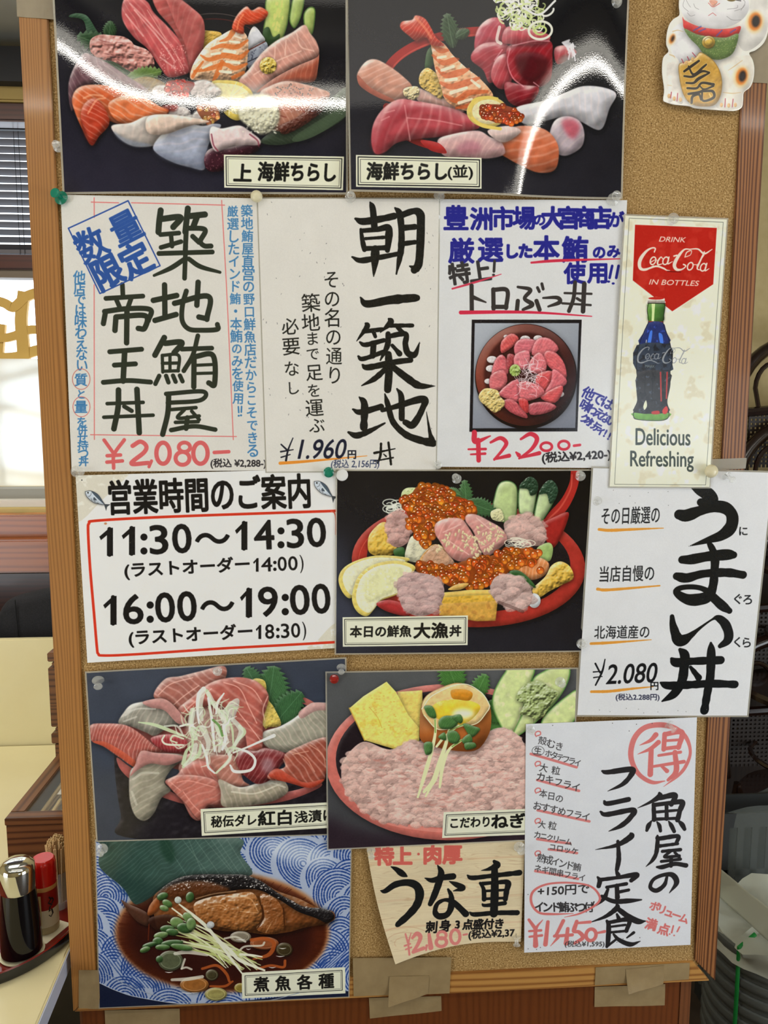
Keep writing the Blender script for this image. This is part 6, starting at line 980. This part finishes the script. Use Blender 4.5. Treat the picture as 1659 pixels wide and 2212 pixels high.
for j in range(m-1):
    for i in range(ring-1): a=j*ring+i; Fc.append((a,a+1,a+ring+1,a+ring))
    Fc+= [(nb+2*j,j*ring,(j+1)*ring,nb+2*j+2),(j*ring+ring-1,nb+2*j+1,nb+2*j+3,(j+1)*ring+ring-1),(nb+2*j+1,nb+2*j,nb+2*j+2,nb+2*j+3)]
Fc+=[tuple([nb]+list(range(ring))+[nb+1])[::-1],tuple([nb+2*m-2]+[(m-1)*ring+i for i in range(ring)]+[nb+2*m-1])]
jk=obj('suit_jacket',V,Fc,M_suit,smooth=True); tag(jk,'dark suit jacket with rounded shoulder draped beyond the cream screen','jacket')
sm=[(at(a,b,Y=YJ-.052).x,YJ-.0505,at(a,b,Y=YJ-.052).z) for a,b in [(32,1296),(34,1320),(37,1350),(40,1384)]]; tube('sleeve_seam',sm,.0012,mat('seam',(14,14,16),.9),jk,5)
# chopstick box with a glass lid
M_wal=wood('walnut_stain',(128,82,46),(70,38,18),'X',150,1.,.35); M_walY=wood('walnut_lid',(134,90,54),(80,46,24),'Y',150,1.,.35); M_glass=mat('lid_glass',(225,232,230),.04,spec=.6,alpha=.1); M_chopL=mat('chopstick_wood',(226,200,140),.6)
BT=.815; A=at(12,1768,z=BT); Bk=at(125,1616,z=BT); bx0,bx1=A.x,A.x+.26; by0,by1=A.y,Bk.y
cb=empty('chopstick_box',((bx0+bx1)/2,(by0+by1)/2,TZ)); tag(cb,'brown wooden chopstick box with a glass lid on the cream table','box')
w_=.010; box('side_panel',(bx0,by0,TZ+.0005),(bx1,by0+w_,BT-.016),M_wal,cb,bv=.001); box('side_panel',(bx0,by1-w_,TZ+.0005),(bx1,by1,BT-.016),M_wal,cb); box('side_panel',(bx0,by0+w_,TZ+.0005),(bx0+w_,by1-w_,BT-.016),M_walY,cb); box('side_panel',(bx1-w_,by0+w_,TZ+.0005),(bx1,by1-w_,BT-.016),M_walY,cb); box('bottom_panel',(bx0+w_,by0+w_,TZ+.0005),(bx1-w_,by1-w_,TZ+.046),M_wal,cb)
f_=.028; lid=box('lid',(bx0-.002,by0-.002,BT-.0155),(bx1+.002,by0+f_,BT),M_wal,cb,bv=.0015)
for a,b,m_ in [((bx0-.002,by1-f_,BT-.0155),(bx1+.002,by1+.002,BT),M_wal),((bx0-.002,by0+f_,BT-.0155),(bx0+f_,by1-f_,BT),M_walY),((bx1-f_,by0+f_,BT-.0155),(bx1+.002,by1-f_,BT),M_walY)]: box('lid_rail',a,b,m_,cb,bv=.0015)
box('glass_pane',(bx0+f_-.002,by0+f_-.002,BT-.010),(bx1-f_+.002,by1-f_+.002,BT-.007),M_glass,cb)
me=None; grp='chopsticks in the glass lidded box'
for i in range(26):
    x=bx0+.035+(i%9)*.022+RNG.uniform(-.003,.003); z=TZ+.052+(i//9)*.0112
    if me is None: c_=lathe('chopstick',[(.002,0),(.0035,.01),(.005,.21),(.0048,.212)],M_chopL,rot=Matrix.Rotation(math.radians(-90),3,'X'),seg=8); me=c_.data
    else: c_=bpy.data.objects.new('chopstick',me); COL.objects.link(c_)
    c_.location=(x,by0+.02+RNG.uniform(0,.015),z); c_.rotation_euler=(0,0,RNG.uniform(-.03,.03)); tag(c_,'plain pale wooden chopstick lying under the glass lid','chopstick',grp)
o=box('paper_card',(bx0+.05,by0+.15,TZ+.088),(bx0+.2,by1-.03,TZ+.0888),mat('card',(232,228,214),.6)); tag(o,'white card lying on the chopsticks under the glass lid','card')
# stack of wooden blocks (a small menu rack) at the far end
def rc(px,py,Y): v=at(px,py,Y=Y); return v.x,v.z
YR=.62; rk=empty('wooden_rack',(rc(120,1605,YR)[0]+.05,YR+.03,TZ)); tag(rk,'small brown wooden rack with stepped crosspieces at the far end of the table','rack')
def rb(x,r0,r1,name): x_,z1=rc(x,r0,YR); _,z0=rc(x,r1,YR); box(name,(x_,YR,z0),(x_+.14,YR+.05,z1),M_wal,rk,bv=.002)
rb(101,1411,1430,'crosspiece'); rb(111,1431,1441,'post'); rb(103,1443,1571,'panel'); rb(119,1572,1583,'post'); rb(110,1585,1607,'crosspiece'); x_,z1=rc(119,1608,YR); box('foot',(x_,YR,TZ+.0005),(x_+.1,YR+.05,z1),M_wal,rk)
# lacquer tray: a circle through three traced rim points
p3=[at(*p,z=TZ+.022) for p in [(0,2107),(88,2070),(144,2031)]]
(ax,ay),(bx,by),(cx_,cy_)=[(p.x,p.y) for p in p3]; d=2*(ax*(by-cy_)+bx*(cy_-ay)+cx_*(ay-by)); ux=((ax*ax+ay*ay)*(by-cy_)+(bx*bx+by*by)*(cy_-ay)+(cx_*cx_+cy_*cy_)*(ay-by))/d; uy=((ax*ax+ay*ay)*(cx_-bx)+(bx*bx+by*by)*(ax-cx_)+(cx_*cx_+cy_*cy_)*(bx-ax))/d; R_=math.hypot(ax-ux,ay-uy); print('tray circle',ux,uy,R_)
TR=.17; dirx,diry=(ux-bx)/R_,(uy-by)/R_; TC=(bx+dirx*TR,by+diry*TR)
TC=(min(TC[0],XL-.008-TR),TC[1])
M_lac=mat('red_lacquer',(112,22,14),.15,coat=.6); M_blk=mat('black_lacquer',(22,22,24),.25,coat=.3)
lathe('serving_tray',[(TR-.02,TZ+.0005),(TR-.003,TZ+.001),(TR,TZ+.006),(TR,TZ+.021),(TR-.002,TZ+.023),(TR-.005,TZ+.021),(TR-.008,TZ+.010),(.01,TZ+.009)],[M_blk,M_lac],(TC[0],TC[1],0),seg=64,mi=[0,0,0,1,1,1,1]); tr_=bpy.data.objects['serving_tray']; tag(tr_,'round red lacquer tray with a black rim on the cream table','tray')
TS=TZ+.0095
def base(px,py): return at(px,py,z=TS)
def hz(b,py): return at(0,py,Y=b.y).z if 0 else (lambda d:EYE[2]+(b.y-EYE[1])/d[1]*d[2])(FWD*F+UPV*(H0/2-py)+RGT*0)
PXM=lambda b:(np.array(b)-EYE).dot(FWD)/F       # metres per pixel at that depth
# soy bottle on its saucer
b=base(40,2060); b=Vector((b.x,b.y,TS)); u=PXM(b); b.x=at(38,1900,Y=b.y).x; r=42*u; h=at(40,1856,Y=b.y).z-TS-.004
lathe('saucer',[(r*.7,TS+.0003),(r*1.04,TS+.0015),(r*1.09,TS+.0045),(r*1.05,TS+.0045),(r*.9,TS+.0035),(.005,TS+.003)],mat('cream_china',(236,230,196),.25,coat=.4),(b.x,b.y,0),seg=40); tag(bpy.data.objects['saucer'],'cream saucer under the dark soy sauce bottle','saucer')
sb=empty('soy_bottle',(b.x,b.y,TS+.0038)); tag(sb,'black soy sauce bottle with a chrome cap on the tray','bottle')
M_soy=mat('soy_glass',(8,6,8),.05,coat=0.,spec=.5); M_chr=mat('chrome',(214,214,210),.08,metal=1); z0=TS+.0038
lathe('body',[(r*.80,z0),(r*.99,z0+h*.03),(r*1.0,z0+h*.12),(r*.97,z0+h*.3),(r*.90,z0+h*.5),(r*.84,z0+h*.66),(r*.82,z0+h*.7)],M_soy,(b.x,b.y,0),parent=sb,seg=40); lathe('cap',[(r*.84,z0+h*.69),(r*.86,z0+h*.70),(r*.86,z0+h*.90),(r*.83,z0+h*.945),(r*.6,z0+h*.985),(r*.3,z0+h*.998),(.001,z0+h)],M_chr,(b.x,b.y,0),parent=sb,seg=40)
# napkin and red capped seasoning bottle
b2=base(100,2006); b2.x=at(97,1930,Y=b2.y).x; u=PXM(b2); r=26*u; h=at(85,1852,Y=b2.y).z-TS-.002; z0=TS+.0016
c45=[(b2.x+.042*math.cos(a),b2.y-.004+.042*math.sin(a)) for a in np.radians([20,110,200,290])]; o=slab('napkin',c45,(TS+.0004,.0008),mat('napkin',(228,222,196),.8),axis='Z'); tag(o,'folded cream napkin under the red capped seasoning bottle','napkin')
rb_=empty('seasoning_bottle',(b2.x,b2.y,z0)); tag(rb_,'small seasoning bottle with a red cap and a red and white label','bottle')
M_redc=mat('red_cap',(200,22,14),.25,coat=.4); M_lab=mat('label_white',(206,196,166),.4); M_labr=mat('label_red',(140,22,14),.35); M_glb=mat('tinted_glass',(186,170,130),.1,alpha=.75)
lathe('body',[(r*.96,z0),(r*1.0,z0+h*.03),(r*1.0,z0+h*.06),(r*.97,z0+h*.08),(r*.97,z0+h*.62)],M_glb,(b2.x,b2.y,0),parent=rb_,seg=32); lathe('label',[(r*.985,z0+h*.10),(r*.985,z0+h*.34),(r*.985,z0+h*.60)],[M_lab,M_labr],(b2.x,b2.y,0),parent=rb_,seg=32,mi=[0,1]); lathe('collar',[(r*.98,z0+h*.60),(r*1.0,z0+h*.61),(r*1.0,z0+h*.65),(r*.97,z0+h*.66)],mat('tan_band',(190,140,80),.4),(b2.x,b2.y,0),parent=rb_,seg=32); lathe('cap',[(r*.99,z0+h*.66),(r*1.0,z0+h*.67),(r*.97,z0+h*.93),(r*.9,z0+h*.98),(r*.8,z0+h),(.001,z0+h*1.0)],M_redc,(b2.x,b2.y,0),parent=rb_,seg=32)
M_ink=mat('label_ink',(20,16,22),.4); M_gold=mat('label_gold',(190,166,110),.4)
def on_cyl(pts,w,m,name,lift=.0006):
    P=[]; 
    for a,hh in pts: an=math.radians(a); P.append((b2.x+(r*.985+lift)*math.sin(an),b2.y-(r*.985+lift)*math.cos(an),z0+h*hh))
    tube(name,P,w,m,rb_,6,flat=.35)
def plaq(a0,a1,h0,h1,m,name):
    n=5; V=[];Fc=[]
    for i in range(n+1):
        an=math.radians(a0+(a1-a0)*i/n)
        for q in (r*.985+.0001,r*.985+.0006):
            for hh in (h0,h1): V.append((b2.x+q*math.sin(an),b2.y-q*math.cos(an),z0+h*hh))
    for i in range(n): a=4*i; Fc+=[(a+2,a+6,a+7,a+3),(a+1,a+5,a+4,a),(a,a+4,a+6,a+2),(a+3,a+7,a+5,a+1)]
    Fc+=[(0,2,3,1),(4*n,4*n+1,4*n+3,4*n+2)]; kidloc(obj(name,V,Fc,m,rb_))
plaq(-22,2,.14,.55,M_gold,'label_stripe'); plaq(-62,-38,.26,.44,M_lab,'label_panel'); plaq(-58,-44,.30,.37,M_labr,'label_mark'); on_cyl([(38,.52),(46,.48),(34,.44),(50,.40),(40,.38),(36,.32),(48,.34),(52,.28),(42,.24),(34,.27)],.0016,M_ink,'lettering'); on_cyl([(50,.50),(58,.46),(50,.42)],.0014,M_ink,'lettering')
for k in range(4): on_cyl([(-50+k%2*4,.22-k*.035),(-44+k%2*4,.215-k*.035)],.0006,M_ink,'lettering')
# toothpick glass
b3=base(120,1958); b3.x=at(128,1930,Y=b3.y).x; u=PXM(b3); r=19*u; z0=TS+.0003; hg=at(120,1880,Y=b3.y).z-z0
b3.x=min(b3.x,XL-.006-r*1.25)
tg=lathe('toothpick_glass',[(r*.9,z0),(r*.95,z0+.004),(r*.92,z0+.01),(r*1.0,z0+hg),(r*.93,z0+hg),(r*.86,z0+.012),(.001,z0+.010)],mat('glass_tumbler',(220,226,224),.04,alpha=.28,spec=.7),(b3.x,b3.y,0),seg=24); tag(tg,'small clear glass holding a thick sheaf of toothpicks','glass')
M_pick=mat('toothpick_wood',(206,176,126),.6); V=[];Fc=[]
for i in range(240):
    a=RNG.uniform(0,6.28); q=math.sqrt(RNG.uniform(0,1)); top=at(110,1806,Y=b3.y).z-.02*q*q+RNG.uniform(-.004,.004); x0_,y0_=b3.x+r*.72*q*math.cos(a),b3.y+r*.72*q*math.sin(a); x1_,y1_=b3.x+r*1.5*q*math.cos(a)*.8,b3.y+r*1.5*q*math.sin(a)*.8; k=len(V); t_=.0008
    for (x,y,z) in ((x0_,y0_,z0+.013),(x1_,y1_,top)):
        V+=[(x-t_,y-t_,z),(x+t_,y-t_,z),(x+t_,y+t_,z),(x-t_,y+t_,z)]
    Fc+=[tuple(j+k for j in f) for f in BF]
o=obj('toothpicks',V,Fc,M_pick); tag(o,'dense sheaf of pale toothpicks standing in the small glass','toothpicks',kind='stuff')
# ---------------------------------------------------------------- chairs and tubs to the other side of the board
M_bent=mat('dark_bentwood',(40,24,18),.25,coat=.4); M_cane=mat('dark_cane',(40,28,20),.5)
def bent_chair(label,x,y,ztop,yaw=0,sc=1.):
    """bentwood chair: hooped back with two inner loops and a cane pad, round seat, splayed legs"""
    t=empty('bentwood_chair',(x,y,ztop-.9)); z0=ztop-.9; tag(t,label,'chair','dark bentwood chairs beside the board'); hw=.21
    hoop=[(x+hw*math.cos(a)*(1 if abs(math.cos(a))<1 else 1),y+.02*math.sin(a),z0+.68+.22*math.sin(a)) for a in np.linspace(0,math.pi,20)]; hoop=[(x+hw*.88,y-.02,z0+.44)]+hoop+[(x-hw*.88,y-.02,z0+.44)]
    tube('back_hoop',hoop,.022,M_bent,t,10)
    for s in (-1,1):
        lp=[(x+s*.085+.062*math.cos(a),y,z0+.74+.085*math.sin(a)) for a in np.linspace(0,math.pi,12)]; tube('inner_loop',[(x+s*.085+.05,y-.01,z0+.665)]+lp+[(x+s*.085-.05,y-.01,z0+.665)],.008,M_bent,t,8)
    tube('cross_rail',[(x-hw,y-.005,z0+.655),(x,y-.03,z0+.675),(x+hw,y-.005,z0+.655)],.016,M_bent,t,8)
    B=[]
    for i in range(24): B.append(((x-.17+i*.0148,y-.012,z0+.47),(x-.17+i*.0148+.0075,y-.008,z0+.655)))
    for i in range(13): B.append(((x-.17,y-.013,z0+.48+i*.0142),(x+.178,y-.007,z0+.48+i*.0142+.0075)))
    V,Fc=join_boxes(B); o=kidloc(obj('cane_pad',V,Fc,M_cane,t)); 
    lathe('seat',[(.19,z0+.425),(.205,z0+.43),(.208,z0+.445),(.2,z0+.455),(.001,z0+.45)],M_bent,(x,y-.2,0),seg=32,parent=t)
    for sx,sy in ((-1,-1),(1,-1),(-1,1),(1,1)): tube('leg',[(x+sx*.15,y-.2+sy*.15,z0+.43),(x+sx*.17,y-.2+sy*.17,z0+.2),(x+sx*.19,y-.2+sy*.19,z0+.005)],[.016,.014,.012],M_bent,t,8)
    tube('leg_ring',[(x+.165*math.cos(a),y-.2+.165*math.sin(a),z0+.22) for a in np.linspace(0,2*math.pi,24,endpoint=False)],.008,M_bent,t,6,closed=True); return t
v=at(1642,735,Y=1.30); bent_chair('topmost bentwood chair of the stack against the tan wall',v.x+.14,1.30,v.z)
v=at(1642,915,Y=1.24); bent_chair('bentwood chair with cane pad, directly below the topmost of its stack',v.x+.14,1.24,v.z)
v=at(1620,1160,Y=1.18); bent_chair('bentwood chair second from the floor in the stack',v.x+.12,1.18,1.235)
bent_chair('lowest bentwood chair of the stack, standing on the floor behind the crate',v.x+.10,1.12,.902)
# added dark backing, put in to darken the view behind the chairs
dc=empty('dark_backing',(1.4,1.45,0)); tag(dc,'added dark cupboard against the tan wall behind the chair stack','backing')
M_backing=wood('dark_backing_wood',(44,30,22),(26,18,14),'Z',120,.6,.5); box('backing_core',(.80,1.435,.0),(2.2,1.495,1.40),M_backing,dc,bv=.004)
for i in range(3): x=.81+i*.465; box('front_panel',(x,1.42,.06),(x+.455,1.434,1.37),M_backing,dc,bv=.003)
# grey ribbed tubs with a green tie, wrapped crate
M_tub=mat('grey_plastic_tub',(84,88,86),.4,coat=.1); M_green=mat('green_tape',(20,120,50),.4); M_bag=mat('clear_bag',(160,168,162),.22,spec=.8,alpha=.24); M_bagw=mat('milky_bag',(206,210,196),.3,spec=.6,alpha=.66)
c=at(1665,1990,Y=.33); cxT=c.x+.035; cyT=.36; RT=.155; zt_=c.z-.03
for i in range(9):
    z1=zt_-i*.034; z0=z1-.045 if i<8 else max(.001,z1-.12)
    o=lathe('plastic_tub',[(RT*.80,z1-.032),(RT*.965,z1-.033),(RT*.97,z1-.023),(RT*.995,z1-.020),(RT*1.012,z1-.011),(RT*.995,z1-.002),(RT*.95,z1),(RT*.9,z1-.01),(RT*.78,z1-.028)],M_tub,(cxT,cyT,0),seg=48); tag(o,['topmost','second','third','fourth','fifth','sixth','seventh','eighth','lowest'][i]+' grey ribbed tub of the stack tied with green tape','tub','stacked grey tubs')
zb_=zt_-8*.034-.032; st_=lathe('tub_stand',[(RT*.7,0),(RT*.72,.01),(RT*.66,zb_-.002)],mat('dark_stand',(34,34,34),.6),(cxT,cyT,0),seg=32); tag(st_,'dark round stand under the grey tubs','stand')
gX=at(1636,2070,Y=.21).x; an=-math.acos(max(-.98,min(.98,(gX-cxT)/(RT*1.01)))); gx,gy=cxT+(RT*1.01+.002)*math.cos(an),cyT+(RT*1.01+.002)*math.sin(an)
tp_=tube('green_tie',[(cxT+RT*.6*math.cos(an),cyT+RT*.6*math.sin(an),zt_+.012),(gx,gy,zt_+.006),(gx,gy-.002,zt_-.1),(gx,gy-.002,zt_-.3)],.0045,M_green,None,6,flat=.4); tag(tp_,'green packing tape running down the stack of grey tubs','tape')
def bag(name,cx,cy,z0,z1,rx,ry,label,seed,lean=0,lid=False):
    r_=np.random.RandomState(seed); V=[];Fc=[]; S,Rg=40,12; ph=r_.uniform(0,6.28,6)
    for j in range(Rg+1):
        t_=j/Rg; z=z0+(z1-z0)*t_
        for i in range(S):
            a=2*math.pi*i/S; k=1+.05*math.sin(5*a+ph[0]+t_*3)+.035*math.sin(11*a+ph[1])*t_+.02*math.sin(17*a+ph[2]+t_*6); c_,s_=math.cos(a),math.sin(a); q=(abs(c_)**3+abs(s_)**3)**(-1/3)*.93
            V.append((cx+rx*k*q*c_+lean*t_,cy+ry*k*q*s_,z+.02*math.sin(4*a+ph[3])*t_))
    for j in range(Rg):
        for i in range(S): l=(i+1)%S; Fc.append((j*S+i,j*S+l,(j+1)*S+l,(j+1)*S+i))
    if lid:
        for q in (.8,.55,.3,.08):
            for i in range(S): V.append((cx+(V[Rg*S+i][0]-cx)*q,cy+(V[Rg*S+i][1]-cy)*q,z1-.012+.012*r_.uniform(-1,1)))
        for j in range(Rg,Rg+4):
            for i in range(S): l=(i+1)%S; Fc.append((j*S+i,j*S+l,(j+1)*S+l,(j+1)*S+i))
    o=obj(name,V,Fc,M_bagw if lid else M_bag,smooth=True); return tag(o,label,'bag')
bag('plastic_bag',cxT,cyT,zt_-.035,zt_+.016,RT*1.04,RT*1.04,'crumpled clear bag pulled over the topmost grey tub',3,lid=True)
# crate wrapped in film behind the tubs
M_crate=mat('dark_crate',(44,46,46),.6); c0=at(1562,1752,Y=.60); z1=c0.z; cr_=empty('storage_crate',(c0.x+.2,.66,0)); tag(cr_,'dark slotted plastic crate behind the grey tubs, wrapped in clear film','crate')
x0c,x1c,y0c,y1c=c0.x-.005,c0.x+.34,.585,.69; zc0=.02; B=[((x0c,y0c,zc0),(x1c,y0c+.006,zc0+.03)),((x0c,y0c,z1-.04),(x1c,y0c+.006,z1))]
for i in range(10): B.append(((x0c+i*.04,y0c,zc0+.03),(x0c+i*.04+.018,y0c+.006,z1-.04)))
for z in np.arange(zc0+.14,z1-.05,.13): B.append(((x0c,y0c,z),(x1c,y0c+.006,z+.02)))
V,Fc=join_boxes(B); kidloc(obj('slotted_front',V,Fc,M_crate,cr_)); box('back_panel',(x0c,y1c-.006,zc0),(x1c,y1c,z1),M_crate,cr_); box('end_panel',(x0c,y0c+.006,zc0),(x0c+.006,y1c-.006,z1),M_crate,cr_); box('end_panel',(x1c-.006,y0c+.006,zc0),(x1c,y1c-.006,z1),M_crate,cr_); box('bottom_panel',(x0c,y0c,0),(x1c,y1c,zc0),M_crate,cr_)
bag('film_wrap',(x0c+x1c)/2,(y0c+y1c)/2,zc0+.05,z1+.006,(x1c-x0c)/2*1.06+.01,(y1c-y0c)/2*1.12+.012,'clear film wrapped around the dark crate behind the tubs',8)
# fold of film hanging diagonally between crate and tubs
q=[at(1550,1872,Y=.47),at(1690,1985,Y=.19),at(1690,2060,Y=.17),at(1550,1934,Y=.45)]; n=12; V=[];Fc=[]
for j in range(n+1):
    for i in range(n+1): u,v_=i/n,j/n; p=q[0]*(1-u)*(1-v_)+q[1]*u*(1-v_)+q[2]*u*v_+q[3]*(1-u)*v_; V.append(p+Vector((0,.004*math.sin(9*u+4*v_),0)))
for j in range(n):
    for i in range(n): a=j*(n+1)+i; Fc.append((a,a+1,a+n+2,a+n+1))
o=obj('plastic_sheet',V,Fc,M_bagw,smooth=True); so=o.modifiers.new('thickness','SOLIDIFY'); so.thickness=.0006; tag(o,'milky plastic sheet slung diagonally above the grey tubs','sheet')
